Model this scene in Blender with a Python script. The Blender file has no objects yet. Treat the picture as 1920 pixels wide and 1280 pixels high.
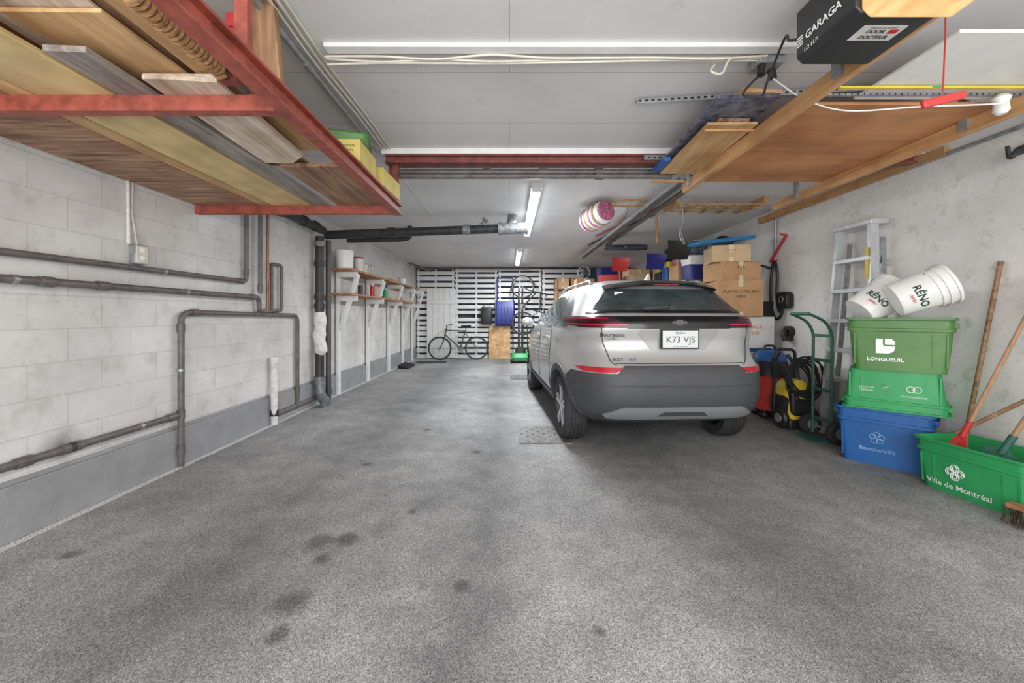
import bpy, bmesh, math, random
from mathutils import Vector, Matrix, Euler
random.seed(7)
sc=bpy.context.scene
COL=sc.collection
def lin(c):
    return tuple(((v/255)/12.92 if v/255<=.04045 else ((v/255+.055)/1.055)**2.4) for v in c)+(1,)
MATS={}
def mat(name,col,rough=.55,metal=0,nz=.12,ns=6,bump=0,bs=60,emit=0,coat=0,axis=None,grain=None,trans=0):
    if name in MATS: return MATS[name]
    m=bpy.data.materials.new(name); m.use_nodes=True; nt=m.node_tree; N=nt.nodes; L=nt.links
    b=N['Principled BSDF']; c=lin(col)
    b.inputs['Roughness'].default_value=rough; b.inputs['Metallic'].default_value=metal
    b.inputs['Coat Weight'].default_value=coat
    tc=N.new('ShaderNodeTexCoord'); mp=N.new('ShaderNodeMapping'); L.new(tc.outputs['Object'],mp.inputs[0])
    if axis is not None:
        s=[1,1,1]; s[axis]=.07; mp.inputs['Scale'].default_value=s
    no=N.new('ShaderNodeTexNoise'); no.inputs['Scale'].default_value=ns; no.inputs['Detail'].default_value=8; no.inputs['Roughness'].default_value=.65
    if axis is not None: no.inputs['Distortion'].default_value=.6
    L.new(mp.outputs[0],no.inputs['Vector'])
    rp=N.new('ShaderNodeValToRGB'); rp.color_ramp.elements[0].position=.34; rp.color_ramp.elements[1].position=.62
    d=lin(grain) if grain else tuple(v*(1-nz*1.6) for v in c[:3])+(1,)
    rp.color_ramp.elements[0].color=d; rp.color_ramp.elements[1].color=tuple(min(1,v*(1+nz*.6)) for v in c[:3])+(1,)
    L.new(no.outputs['Fac'],rp.inputs[0])
    if axis is not None:
        n3=N.new('ShaderNodeTexNoise'); n3.inputs['Scale'].default_value=3.5; n3.inputs['Detail'].default_value=6; L.new(tc.outputs['Object'],n3.inputs['Vector'])
        r3=N.new('ShaderNodeValToRGB'); r3.color_ramp.elements[0].position=.35; r3.color_ramp.elements[1].position=.6
        r3.color_ramp.elements[0].color=(.66,.62,.58,1); r3.color_ramp.elements[1].color=(1,1,1,1); L.new(n3.outputs['Fac'],r3.inputs[0])
        mx=N.new('ShaderNodeMix'); mx.data_type='RGBA'; mx.blend_type='MULTIPLY'; mx.inputs[0].default_value=.8
        L.new(rp.outputs[0],mx.inputs[6]); L.new(r3.outputs[0],mx.inputs[7]); L.new(mx.outputs[2],b.inputs['Base Color'])
    else: L.new(rp.outputs[0],b.inputs['Base Color'])
    if bump:
        n2=N.new('ShaderNodeTexNoise'); n2.inputs['Scale'].default_value=bs; L.new(tc.outputs['Object'],n2.inputs['Vector'])
        bp=N.new('ShaderNodeBump'); bp.inputs['Strength'].default_value=bump; bp.inputs['Distance'].default_value=.01
        L.new(n2.outputs['Fac'],bp.inputs['Height']); L.new(bp.outputs[0],b.inputs['Normal'])
    if emit:
        b.inputs['Emission Color'].default_value=c; b.inputs['Emission Strength'].default_value=emit
    MATS[name]=m; return m
def wood(name,col,grain,axis=1,ns=14,rough=.6): return mat(name,col,rough,0,.1,ns,axis=axis,grain=grain)

def catmull(pts,k=6):
    P=[Vector(p) for p in pts]; P=[P[0]*2-P[1]]+P+[P[-1]*2-P[-2]]; out=[]
    for i in range(1,len(P)-2):
        a,b,c,d=P[i-1:i+3]
        for j in range(k):
            t=j/k
            out.append(.5*((2*b)+(c-a)*t+(2*a-5*b+4*c-d)*t*t+(3*b-a-3*c+d)*t**3))
    out.append(P[-2]); return out
def fillet(pts,r):
    P=[Vector(p) for p in pts]; out=[P[0]]
    for i in range(1,len(P)-1):
        a,b,c=P[i-1],P[i],P[i+1]; u=(a-b); v=(c-b); ra=min(r,u.length*.45,v.length*.45)
        A=b+u.normalized()*ra; Cc=b+v.normalized()*ra
        for j in range(6):
            t=j/5; out.append((1-t)**2*A+2*t*(1-t)*b+t*t*Cc)
    out.append(P[-1]); return out
class MB:
    def __init__(s): s.v=[];s.f=[];s.m=[];s.mi=0
    def add(s,vs,fs):
        o=len(s.v); s.v+= [Vector(v) for v in vs]
        for f in fs: s.f.append([i+o for i in f]); s.m.append(s.mi)
        return s
    def box(s,x0,x1,y0,y1,z0,z1,M=None):
        vs=[Vector((x,y,z)) for x in(x0,x1) for y in(y0,y1) for z in(z0,z1)]
        if M is not None: vs=[M@v for v in vs]
        return s.add(vs,[(0,1,3,2),(4,6,7,5),(0,4,5,1),(2,3,7,6),(0,2,6,4),(1,5,7,3)])
    def bar(s,p0,p1,w,h,up=(0,0,1)):
        p0=Vector(p0);p1=Vector(p1);d=(p1-p0);Ln=d.length;d.normalize();u=Vector(up)
        if abs(d.dot(u))>.98:u=Vector((1,0,0))
        x=d.cross(u).normalized();u=x.cross(d)
        M=Matrix((x,d,u)).transposed().to_4x4();M.translation=p0
        return s.box(-w/2,w/2,0,Ln,-h/2,h/2,M)
    def tube(s,pts,r,n=10,fil=0,closed=False):
        P=fillet(pts,fil) if fil else [Vector(p) for p in pts]
        rr=r if isinstance(r,(list,tuple)) else [r]*len(P)
        K=len(P); vs=[];u=None
        for i,p in enumerate(P):
            if closed: t=(P[(i+1)%K]-P[i-1]).normalized()
            else: t=(P[min(i+1,K-1)]-P[max(i-1,0)]).normalized()
            if u is None:
                u=Vector((0,0,1)) if abs(t.z)<.9 else Vector((1,0,0))
            u=(u-t*u.dot(t)).normalized(); w=t.cross(u)
            for j in range(n):
                a=2*math.pi*j/n; vs.append(p+rr[i]*(math.cos(a)*u+math.sin(a)*w))
        fs=[]
        for i in range(K if closed else K-1):
            for j in range(n):
                i2=(i+1)%K; fs.append((i*n+j,i*n+(j+1)%n,i2*n+(j+1)%n,i2*n+j))
        if not closed: fs+= [tuple(range(n-1,-1,-1)),tuple((K-1)*n+j for j in range(n))]
        return s.add(vs,fs)
    def cyl(s,p0,p1,r,r1=None,n=18):
        return s.tube([p0,p1],[r,r if r1 is None else r1],n)
    def ring(s,f,n,r,k=6):
        return s.tube([f(2*math.pi*i/n) for i in range(n)],r,k,closed=True)
    def lathe(s,prof,M=None,n=28,capb=True,capt=True):
        vs=[]
        for r,h in prof:
            for j in range(n):
                a=2*math.pi*j/n; v=Vector((r*math.cos(a),r*math.sin(a),h)); vs.append(M@v if M is not None else v)
        fs=[]
        for i in range(len(prof)-1):
            for j in range(n): fs.append((i*n+j,i*n+(j+1)%n,(i+1)*n+(j+1)%n,(i+1)*n+j))
        if capb: fs.append(tuple(range(n-1,-1,-1)))
        if capt: fs.append(tuple((len(prof)-1)*n+j for j in range(n)))
        return s.add(vs,fs)
    def rings(s,rings,cap0=True,cap1=True):
        n=len(rings[0]); vs=[v for r in rings for v in r]; fs=[]
        for i in range(len(rings)-1):
            for j in range(n): fs.append((i*n+j,i*n+(j+1)%n,(i+1)*n+(j+1)%n,(i+1)*n+j))
        if cap0: fs.append(tuple(range(n-1,-1,-1)))
        if cap1: fs.append(tuple((len(rings)-1)*n+j for j in range(n)))
        return s.add(vs,fs)
    def sphere(s,c,r,n=16,sq=(1,1,1)):
        prof=[(max(1e-4,math.sin(math.pi*i/8)),-math.cos(math.pi*i/8)) for i in range(9)]
        M=Matrix.Translation(c)@Matrix.Diagonal((r*sq[0],r*sq[1],r*sq[2],1))
        return s.lathe(prof,M,n)
    def prism(s,poly,M,h):
        n=len(poly); vs=[M@Vector((p[0],p[1],0)) for p in poly]+[M@Vector((p[0],p[1],h)) for p in poly]
        return s.add(vs,[tuple(range(n-1,-1,-1)),tuple(range(n,2*n))]+[(i,(i+1)%n,n+(i+1)%n,n+i) for i in range(n)])
def rr(w,d,r,z,k=4,cx=0,cy=0):
    out=[]
    for sx,sy,a0 in((1,1,0),(-1,1,90),(-1,-1,180),(1,-1,270)):
        for j in range(k+1):
            a=math.radians(a0+90*j/k); out.append(Vector((cx+(w/2-r)*sx+r*math.cos(a),cy+(d/2-r)*sy+r*math.sin(a),z)))
    return out
FR={}
def mk(name,mb,mats,parent=None,label=None,cat=None,group=None,kind=None,bevel=0,loc=None,rot=None):
    me=bpy.data.meshes.new(name)
    off=Vector((0,0,0))
    if parent is not None: off=FR[parent]
    elif loc is None:
        xs=[v.x for v in mb.v];ys=[v.y for v in mb.v];zs=[v.z for v in mb.v]
        off=Vector(((min(xs)+max(xs))/2,(min(ys)+max(ys))/2,min(zs)))
    me.from_pydata([v-off for v in mb.v],[],mb.f)
    if not isinstance(mats,(list,tuple)): mats=[mats]
    for m in mats: me.materials.append(m)
    me.polygons.foreach_set('material_index',mb.m)
    bm=bmesh.new(); bm.from_mesh(me); bmesh.ops.remove_doubles(bm,verts=bm.verts,dist=1e-5)
    bmesh.ops.recalc_face_normals(bm,faces=bm.faces); bm.to_mesh(me); bm.free()
    me.polygons.foreach_set('use_smooth',[True]*len(me.polygons)); me.set_sharp_from_angle(angle=math.radians(38))
    o=bpy.data.objects.new(name,me); COL.objects.link(o)
    if parent is not None: o.parent=parent; FR[o]=FR[parent]
    else:
        o.location=off if loc is None else loc
        if rot is not None: o.rotation_euler=rot
        FR[o]=off if loc is None else Vector((0,0,0))
    if bevel:
        md=o.modifiers.new('bevel','BEVEL'); md.width=bevel; md.segments=2; md.limit_method='ANGLE'; md.angle_limit=.7
    if label:o['label']=label
    if cat:o['category']=cat
    if group:o['group']=group
    if kind:o['kind']=kind
    return o
def T(name,label,cat,loc,rot=None,group=None,world=True):
    o=bpy.data.objects.new(name,None); o.empty_display_size=.1; COL.objects.link(o); o.location=loc
    if rot is not None: o.rotation_euler=rot; world=False
    o['label']=label;o['category']=cat
    if group:o['group']=group
    FR[o]=Vector(loc) if world else Vector((0,0,0)); return o
def textmb(s,size,org,right,up,depth=.0015,align='CENTER',wrap=None,bold=0,shear=0):
    cu=bpy.data.curves.new('t','FONT'); cu.body=s; cu.size=size; cu.align_x=align; cu.align_y='CENTER'; cu.extrude=0; cu.offset=bold; cu.shear=shear
    cu.resolution_u=3
    o=bpy.data.objects.new('t',cu); COL.objects.link(o); dg=bpy.context.evaluated_depsgraph_get()
    me=bpy.data.meshes.new_from_object(o.evaluated_get(dg)); mb=MB()
    r=Vector(right).normalized(); u=Vector(up).normalized(); n=r.cross(u)
    if wrap: vs=[wrap(v.co.x,v.co.y) for v in me.vertices]
    else: vs=[Vector(org)+r*v.co.x+u*v.co.y+n*depth for v in me.vertices]
    mb.add(vs,[tuple(p.vertices) for p in me.polygons])
    bpy.data.objects.remove(o); bpy.data.curves.remove(cu); bpy.data.meshes.remove(me)
    return mb
def text(s,size,m,parent,org,right,up,name='lettering',**k):
    mb=textmb(s,size,org,right,up,**k)
    if not mb.f: return
    return mk(name,mb,m,parent)

# ---------------- materials
M_pipe=mat('pipe_brown',(106,100,98),.5,.1,.22,14)
M_pipeg=mat('pipe_grey',(88,85,85),.5,.2,.15,8)
M_blk=mat('black_plastic',(38,38,40),.45,0,.1)
M_iron=mat('black_iron',(56,56,58),.45,.2,.3,12,bump=.3)
M_cop=mat('copper_pipe',(150,105,84),.4,.5,.25)
M_red=mat('red_steel',(156,78,64),.5,0,.25,14)
M_redd=mat('dark_red_steel',(124,64,56),.5,0,.25,14)
M_white=mat('white_paint',(226,226,224),.5,0,.06)
M_whitep=mat('white_plastic',(232,232,228),.4,0,.04)
M_wrap=mat('white_wrap',(220,218,216),.8,0,.15,20,bump=.6,bs=30)
M_gal=mat('galvanized',(162,165,168),.4,.5,.2,20)
M_dgal=mat('dull_zinc',(132,134,136),.5,.4,.3,18)
M_alu=mat('aluminium',(206,208,212),.35,.5,.08)
M_card=mat('cardboard',(190,148,108),.8,0,.1,5)
M_card2=mat('cardboard_pale',(204,174,136),.8,0,.1,5)
M_tape=mat('tape',(220,202,168),.4,0,.05)
M_ink=mat('black_ink',(25,25,28),.6,0,.02)
M_wink=mat('white_ink',(244,246,244),.6,0,.02)
M_rink=mat('red_ink',(190,30,36),.6,0,.02)
M_gink=mat('green_ink',(32,70,54),.6,0,.02)
M_bink=mat('blue_ink',(50,84,150),.5,0,.02)
M_blue=mat('blue_plastic',(40,98,164),.45,0,.1,4)
M_navy=mat('navy_plastic',(44,54,128),.4,0,.1,4)
M_green=mat('green_plastic',(50,158,92),.45,0,.08,4)
M_green2=mat('dark_green_plastic',(84,128,68),.45,0,.12,4)
M_redp=mat('red_plastic',(188,56,54),.4,0,.08)
M_yel=mat('yellow_plastic',(220,192,60),.4,0,.08)
M_yelb=mat('yellow_card',(206,188,106),.7,0,.1)
M_beige=mat('beige_cable',(210,204,188),.5,0,.1)
M_rub=mat('rubber',(50,50,52),.75,0,.2,30)
M_pink=mat('pink_plastic',(178,100,128),.5,0,.45,30)
W_pine=wood('pine_y',(206,162,112),(178,130,84),1)
W_pinex=wood('pine_x',(206,162,112),(178,130,84),0)
W_pinez=wood('pine_z',(182,146,112),(142,104,76),2)
W_ply=wood('orange_plywood',(200,142,96),(180,120,76),0,5)
W_plyr=wood('rough_plywood',(166,130,100),(104,76,56),1,22)
W_brn=wood('weathered_plywood',(188,150,120),(112,70,50),0,30)
W_yel=wood('yellow_board',(224,200,148),(208,180,126),1,4)
W_gry=wood('grey_board',(160,152,146),(114,106,100),1,24)
W_wht=wood('whitewashed_board',(222,208,192),(176,152,128),1,16)
W_lt=wood('light_plywood',(214,178,130),(180,136,90),1,10)
W_shelf=wood('shelf_wood',(188,140,100),(140,96,64),1,12)

# ---------------- structure
def struct_mat(kind):
    m=bpy.data.materials.new(kind); m.use_nodes=True; nt=m.node_tree;N=nt.nodes;L=nt.links;b=N['Principled BSDF']
    g=N.new('ShaderNodeNewGeometry'); sp=N.new('ShaderNodeSeparateXYZ'); L.new(g.outputs['Position'],sp.inputs[0])
    def noise(s,d=6,vec=None,r=.6):
        n=N.new('ShaderNodeTexNoise'); n.inputs['Scale'].default_value=s; n.inputs['Detail'].default_value=d; n.inputs['Roughness'].default_value=r
        L.new(vec if vec else g.outputs['Position'],n.inputs['Vector']); return n.outputs['Fac']
    def ramp(f,stops):
        r=N.new('ShaderNodeValToRGB'); e=r.color_ramp.elements
        while len(e)<len(stops): e.new(.5)
        for i,(p,c) in enumerate(stops): e[i].position=p; e[i].color=lin(c)
        L.new(f,r.inputs[0]); return r.outputs[0]
    def mul(a,c,fac=1):
        x=N.new('ShaderNodeMix'); x.data_type='RGBA'; x.blend_type='MULTIPLY'; x.inputs[0].default_value=fac
        L.new(a,x.inputs[6]); L.new(c,x.inputs[7]); return x.outputs[2]
    def mixf(f,a,c):
        x=N.new('ShaderNodeMix'); x.data_type='RGBA'; L.new(f,x.inputs[0])
        for s,v in((6,a),(7,c)):
            if isinstance(v,tuple): x.inputs[s].default_value=lin(v)
            else: L.new(v,x.inputs[s])
        return x.outputs[2]
    def math_(op,a,bv=None,cl=False):
        x=N.new('ShaderNodeMath'); x.operation=op; x.use_clamp=cl
        for i,v in enumerate((a,bv)):
            if v is None: continue
            if isinstance(v,(int,float)): x.inputs[i].default_value=v
            else: L.new(v,x.inputs[i])
        return x.outputs[0]
    def bump(h,st,dist,prev=None):
        x=N.new('ShaderNodeBump'); x.inputs['Strength'].default_value=st; x.inputs['Distance'].default_value=dist
        L.new(h,x.inputs['Height'])
        if prev: L.new(prev,x.inputs['Normal'])
        return x.outputs[0]
    def brick(ax,ay,w,h,ms,off=.5,addy=0):
        cb=N.new('ShaderNodeCombineXYZ'); L.new(ax,cb.inputs[0])
        L.new(math_('ADD',ay,addy),cb.inputs[1])
        k=N.new('ShaderNodeTexBrick'); k.offset=off; k.inputs['Scale'].default_value=1; k.inputs['Brick Width'].default_value=w
        k.inputs['Row Height'].default_value=h; k.inputs['Mortar Size'].default_value=ms; k.inputs['Mortar Smooth'].default_value=.3
        k.inputs['Color1'].default_value=(1,1,1,1);k.inputs['Color2'].default_value=(.88,.88,.88,1);k.inputs['Mortar'].default_value=(.68,.67,.66,1)
        L.new(cb.outputs[0],k.inputs['Vector']); return k
    b.inputs['Roughness'].default_value=.8
    if kind=='floor_epoxy':
        vo=N.new('ShaderNodeTexVoronoi'); vo.inputs['Scale'].default_value=300; L.new(g.outputs['Position'],vo.inputs['Vector'])
        sx=N.new('ShaderNodeSeparateXYZ'); L.new(vo.outputs['Color'],sx.inputs[0])
        c=ramp(sx.outputs[0],[(0,(106,105,105)),(.2,(144,143,143)),(.5,(170,169,169)),(.82,(190,189,188)),(1,(222,221,219))])
        c=mul(c,ramp(noise(60,4,r=.7),[(.38,(224,224,224)),(.6,(255,255,255))]),1)
        c=mul(c,ramp(noise(.8,4),[(.36,(216,216,217)),(.64,(255,255,255))]),1)
        c=mul(c,ramp(noise(5,6),[(.36,(228,228,229)),(.6,(255,255,255))]),.9)
        nd=math_('MULTIPLY',math_('SUBTRACT',noise(1.2,3),.5),.4)
        for xc,wd,am in((-.16,.36,(184,184,185)),(-1.45,.65,(196,196,197)),(1.35,.65,(204,204,205))):
            d=math_('ABSOLUTE',math_('SUBTRACT',math_('ADD',sp.outputs[0],nd),xc)); f=math_('SUBTRACT',1,math_('DIVIDE',d,wd),True)
            f=math_('MULTIPLY',f,math_('ADD',noise(3,4),.2),True)
            c=mul(c,mixf(f,(255,255,255),am),1)
        nn=math_('MULTIPLY',math_('SUBTRACT',noise(9,4),.5),.09)
        for x,y,r in((-.91,2.2,.09),(-1.05,2.17,.11),(-.96,2.02,.06),(-.95,1.71,.11),(-.9,1.54,.06),(-.22,1.81,.05),(-.62,2.5,.05),(-.75,2.3,.13),(.35,1.55,.03),(-.55,2.62,.18),(-1.2,3.3,.05),(-.3,3.6,.06),(-.9,4.3,.07),(-2.3,2.05,.06),(-.6,5.2,.06)):
            v=N.new('ShaderNodeVectorMath'); v.operation='DISTANCE'; L.new(g.outputs['Position'],v.inputs[0]); v.inputs[1].default_value=(x,y,0)
            f=math_('SUBTRACT',1,math_('DIVIDE',math_('ADD',v.outputs['Value'],nn),r),True); f=math_('MULTIPLY',f,1.5,True)
            c=mul(c,mixf(f,(255,255,255),(184,182,182) if r<.12 else (228,228,228)),1)
        e=math_('GREATER_THAN',math_('ADD',sp.outputs[0],math_('MULTIPLY',nn,.3)),3.24)
        c=mixf(e,c,ramp(noise(14),[(.3,(110,88,72)),(.7,(150,122,100))]))
        e2=math_('LESS_THAN',math_('ADD',sp.outputs[0],math_('MULTIPLY',nn,.4)),-2.69)
        c=mixf(e2,c,ramp(noise(120,3),[(.42,(150,150,150)),(.55,(234,234,232))]))
        L.new(c,b.inputs['Base Color']); b.inputs['Roughness'].default_value=.7; b.inputs['Specular IOR Level'].default_value=.3
        L.new(bump(noise(220,2),.15,.002),b.inputs['Normal'])
    elif kind=='block_wall':
        k=brick(sp.outputs[1],sp.outputs[2],.41,.205,.0038,.5,.06)
        c=ramp(noise(1.6,6),[(.3,(214,212,210)),(.65,(230,229,227))])
        x=mul(c,k.outputs['Color'],.42)
        x=mul(x,ramp(noise(5,7,r=.75),[(.33,(216,213,208)),(.48,(255,255,255))]),.55)
        x=mul(x,ramp(noise(.9,5),[(.35,(228,227,226)),(.6,(255,255,255))]),1)
        st=math_('LESS_THAN',sp.outputs[2],math_('ADD',.33,math_('MULTIPLY',noise(2),.02)))
        x=mixf(st,x,ramp(noise(4),[(.3,(140,140,142)),(.7,(160,160,162))]))
        v=N.new('ShaderNodeVectorMath'); v.operation='DISTANCE'; L.new(g.outputs['Position'],v.inputs[0]); v.inputs[1].default_value=(-2.77,2.42,.46)
        f=math_('MULTIPLY',math_('SUBTRACT',1,math_('DIVIDE',math_('ADD',v.outputs['Value'],math_('MULTIPLY',noise(12),.12)),.2),True),1.4,True)
        x=mul(x,mixf(f,(255,255,255),(172,170,168)),1)
        L.new(x,b.inputs['Base Color'])
        bb=bump(math_('SUBTRACT',1,k.outputs['Fac']),.55,.006); L.new(bump(noise(60,4),.2,.003,bb),b.inputs['Normal'])
    elif kind=='plaster_wall':
        c=ramp(noise(1.3,7),[(.3,(210,208,203)),(.5,(226,224,220)),(.7,(234,233,230))])
        c=mul(c,ramp(noise(9,7,r=.75),[(.33,(212,208,202)),(.46,(255,255,255))]),.6)
        L.new(c,b.inputs['Base Color']); L.new(bump(noise(10,8,r=.7),.35,.015),b.inputs['Normal'])
    elif kind=='ceiling_board':
        k=brick(sp.outputs[0],sp.outputs[1],30,.61,.003,.5,.12)
        c=ramp(noise(1.1,5),[(.3,(206,205,205)),(.7,(222,221,221))])
        c=mul(c,ramp(noise(7,7,r=.75),[(.28,(224,220,214)),(.4,(255,255,255))]),.6)
        mo=mixf(k.outputs['Fac'],(255,255,255),(200,197,194)); c=mul(c,mo,1)
        L.new(c,b.inputs['Base Color']); b.inputs['Roughness'].default_value=.5
        L.new(bump(noise(2.2,4),.12,.03,bump(math_('SUBTRACT',1,k.outputs['Fac']),.3,.003)),b.inputs['Normal'])
    else:
        c=ramp(noise(5,5),[(.3,(54,60,76)),(.7,(90,96,110))]); L.new(c,b.inputs['Base Color'])
    return m
def struct(name,x0,x1,y0,y1,z0,z1,m): return mk(name,MB().box(x0,x1,y0,y1,z0,z1),m,kind='structure',loc=(0,0,0))
struct('floor',-2.9,3.75,-1.6,11.85,-.12,0,struct_mat('floor_epoxy'))
struct('wall_left',-2.89,-2.77,-1.6,11.85,0,2.69,struct_mat('block_wall'))
struct('wall_right',3.6,3.72,-1.6,11.85,0,2.69,struct_mat('plaster_wall'))
struct('wall_back',-2.77,3.6,11.7,11.85,0,2.69,struct_mat('back_wall'))
struct('ceiling',-2.9,3.75,-1.6,11.85,2.69,2.8,struct_mat('ceiling_board'))
M_curb=mat('grey_curb_paint',(148,148,150),.7,0,.1,5,bump=.3,bs=30)
mk('baseboard_left',MB().box(-2.77,-2.745,-1.6,11.7,0,.31),M_curb,kind='structure',loc=(0,0,0),bevel=.006)
mk('trim_1',MB().box(-1.1,3.6,3.36,3.42,2.64,2.69),M_white,kind='structure',loc=(0,0,0),bevel=.004)

# ---------------- pipes
def pipe(name,label,pts,r,m,fil=.05,fit=(),straps=(),wallx=None,cat='pipe',group=None):
    mb=MB().tube(pts,r,14,fil)
    for (p,d) in fit:
        p=Vector(p);d=Vector(d).normalized(); mb.cyl(p-d*.035,p+d*.035,r*1.3,n=16)
    o=mk(name,mb,m,label=label,cat=cat,group=group)
    for (p,d) in straps:
        p=Vector(p);d=Vector(d).normalized(); s=MB().cyl(p-d*.012,p+d*.012,r*1.18,n=16)
        if wallx is not None: s.box(min(wallx,p.x),max(wallx,p.x),p.y-.012,p.y+.012,p.z-.012,p.z+.012)
        mk('pipe_strap',s,M_gal,o)
    return o
XL=-2.73
Y=(0,1,0);Z=(0,0,1);Xd=(1,0,0)
pipe('wall_pipe','brown-grey painted steel pipe running along block wall',[(XL,-1.5,1.58),(XL,4.07,1.605),(XL,4.07,2.35)],.021,M_pipe,.06,[((XL,3.98,1.604),Y),((XL,4.07,1.7),Z)],[((XL,1.9,1.595),Y),((XL,3.1,1.6),Y)],-2.769)
pipe('wall_pipe','lower brown-grey steel pipe bolted along block wall',[(XL+.01,-1.5,1.45),(XL+.01,4.26,1.45),(XL+.01,4.26,1.3),(XL+.01,4.45,1.3)],.024,M_pipe,.06,[((XL+.01,2.3,1.45),Y),((XL+.01,2.62,1.45),Y),((XL+.01,4.15,1.45),Y)],[((XL+.01,2.15,1.45),Y),((XL+.01,3.3,1.45),Y)],-2.769)
pipe('riser_pipe','vertical brown steel riser pipe on block wall',[(XL+.03,4.25,1.49),(XL+.03,4.25,2.4)],.021,M_pipe,0,[((XL+.03,4.25,1.55),Z)])
pipe('copper_pipe','bare copper riser pipe beside steel risers',[(XL+.03,4.38,1.3),(XL+.03,4.38,2.4)],.015,M_cop,0,[((XL+.03,4.38,1.7),Z)])
pipe('vent_pipe','small grey bent pipe loop on block wall',[(XL,4.5,1.31),(XL,4.5,1.85),(XL,4.7,1.85),(XL,4.7,1.31),(XL,4.42,1.31)],.019,M_pipe,.05)
pipe('heating_pipe','grey steel pipe loop rising over block wall',[(XL,3.26,0),(XL,3.26,1.28),(XL,5.05,1.255),(XL,5.05,.1)],.024,M_pipe,.09,[((XL,3.26,.43),Z),((XL,3.26,.14),Z),((XL,5.05,.3),Z),((XL,3.4,1.278),Y),((XL,3.26,1.15),Z)],[((XL,3.26,.8),Z)],-2.769)
pipe('supply_pipe','low horizontal grey steel pipe with heavy fittings',[(XL,-1.5,.43),(XL,3.22,.43)],.024,M_pipe,0,[((XL,2.2,.43),Y),((XL,2.42,.43),Y),((XL,2.46,.43),Y),((XL,3.16,.43),Y)],[((XL,1.8,.43),Y),((XL,2.9,.43),Y)],-2.769)
pipe('floor_pipe','low pipe running to floor beside drain stack',[(XL,4.55,.06),(XL,4.62,.1),(XL,5.7,.1)],.028,M_pipe,.03,[((XL,5.05,.1),Y),((XL,5.6,.1),Y)])
o=pipe('wrapped_pipe','short capped pipe wrapped in white insulation',[(XL+.02,4.52,0),(XL+.03,4.5,.3),(XL+.01,4.53,.55),(XL+.02,4.52,.78)],.036,M_wrap,.1,[((XL+.02,4.52,.74),Z)])
mk('pipe_collar',MB().cyl((XL+.02,4.52,.1),(XL+.02,4.52,.17),.045),M_iron,o)
t=T('drain_stack','tall black cast iron drain stack with couplings','pipe',(-2.66,5.5,0))
mk('stack_pipe',MB().tube([(-2.66,5.5,.12),(-2.66,5.5,2.36)],.058,18),M_iron,t)
mk('pipe_wrap',MB().tube(catmull([(-2.66,5.5,.72),(-2.64,5.5,.8),(-2.67,5.5,.95),(-2.65,5.5,1.1),(-2.66,5.5,1.3)],3),[.06,.07,.085,.08,.078,.07,.085,.09,.075,.07,.085,.08,.068],14),M_wrap,t,label='loose white insulation wrap')
for z in(1.35,1.48,1.95,2.22): mk('pipe_coupling',MB().cyl((-2.66,5.5,z),(-2.66,5.5,z+.07),.072),M_dgal if z==2.22 else M_iron,t)
mk('floor_elbow',MB().tube([(-2.66,5.5,.3),(-2.64,5.48,.15),(-2.56,5.42,.08),(-2.5,5.36,.06)],.066,14).cyl((-2.66,5.5,.3),(-2.66,5.5,.4),.076),M_dgal,t)
pipe('drain_riser','slim dark brown riser pipe beside drain stack',[(-2.64,5.72,.02),(-2.64,5.72,2.35)],.038,M_pipeg,0,[((-2.64,5.72,.15),Z),((-2.64,5.72,1.5),Z)])
mb=MB().tube([(-2.64,4.2,2.47),(-2.64,5.55,2.46)],.055,16)
for y in(4.35,4.5,5.0,5.3): mb.cyl((-2.64,y,2.47),(-2.64,y+.06,2.47),.07)
mk('drain_pipe',mb,M_iron,label='black iron drain pipe with couplings under ceiling',cat='pipe')
t=T('waste_pipe','long black waste pipe crossing below ceiling','pipe',(-1.2,5.72,2.42))
mk('pipe_run',MB().tube([(-2.68,5.72,2.43),(.1,5.5,2.48)],.062,18),M_iron,t)
for x in(-1.7,-.6): mk('pipe_coupling',MB().cyl((x-.05,5.72-(x+2.68)*.079,2.43+(x+2.68)*.018),(x+.05,5.72-(x+2.68)*.079-.008,2.432+(x+2.68)*.018),.072),M_iron if x<-1 else M_dgal,t)
mk('wye_fitting',MB().cyl((-.12,5.52,2.475),(.24,5.49,2.48),.078).tube([(.0,5.5,2.48),(.03,5.56,2.58),(.05,5.6,2.69)],.066,14).cyl((-.16,5.52,2.475),(-.11,5.52,2.475),.09).cyl((.22,5.49,2.48),(.26,5.49,2.48),.09),M_dgal,t)
mk('vent_stub',MB().cyl((-.36,5.54,2.47),(-.36,5.54,2.64),.02).cyl((-.42,5.54,2.53),(-.3,5.54,2.6),.022),M_dgal,t)
pipe('waste_pipe','short black branch pipe below ceiling',[(-2.6,6.3,2.46),(-1.75,6.3,2.48),(-1.6,6.3,2.5),(-1.6,6.3,2.69)],.04,M_iron,.06)
pipe('ceiling_pipe','brown pipe along ceiling beside slatted wall',[(-2.6,11.2,2.6),(.6,11.2,2.6)],.025,M_pipe,0,[((-2.2,11.2,2.6),Xd),((-1,11.2,2.6),Xd)],[((-1.5,11.2,2.6),Xd)])
pipe('ceiling_pipe','brown pipe stub angled under ceiling',[(-2.6,10.2,2.62),(-2.25,10.9,2.52),(-2.2,11.1,2.52)],.03,M_pipe,.05)
t=T('wall_outlet','beige double electrical outlet on surface box','outlet',(-2.74,2.9,1.63))
mk('outlet_box',MB().box(-2.769,-2.72,2.85,2.95,1.63,1.77),M_gal,t,bevel=.005)
mk('cover_plate',MB().box(-2.722,-2.714,2.855,2.945,1.64,1.765),M_beige,t,bevel=.003)
for z in(1.675,1.735): mk('socket',MB().cyl((-2.715,2.9,z),(-2.711,2.9,z),.018),M_whitep,t)
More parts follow.
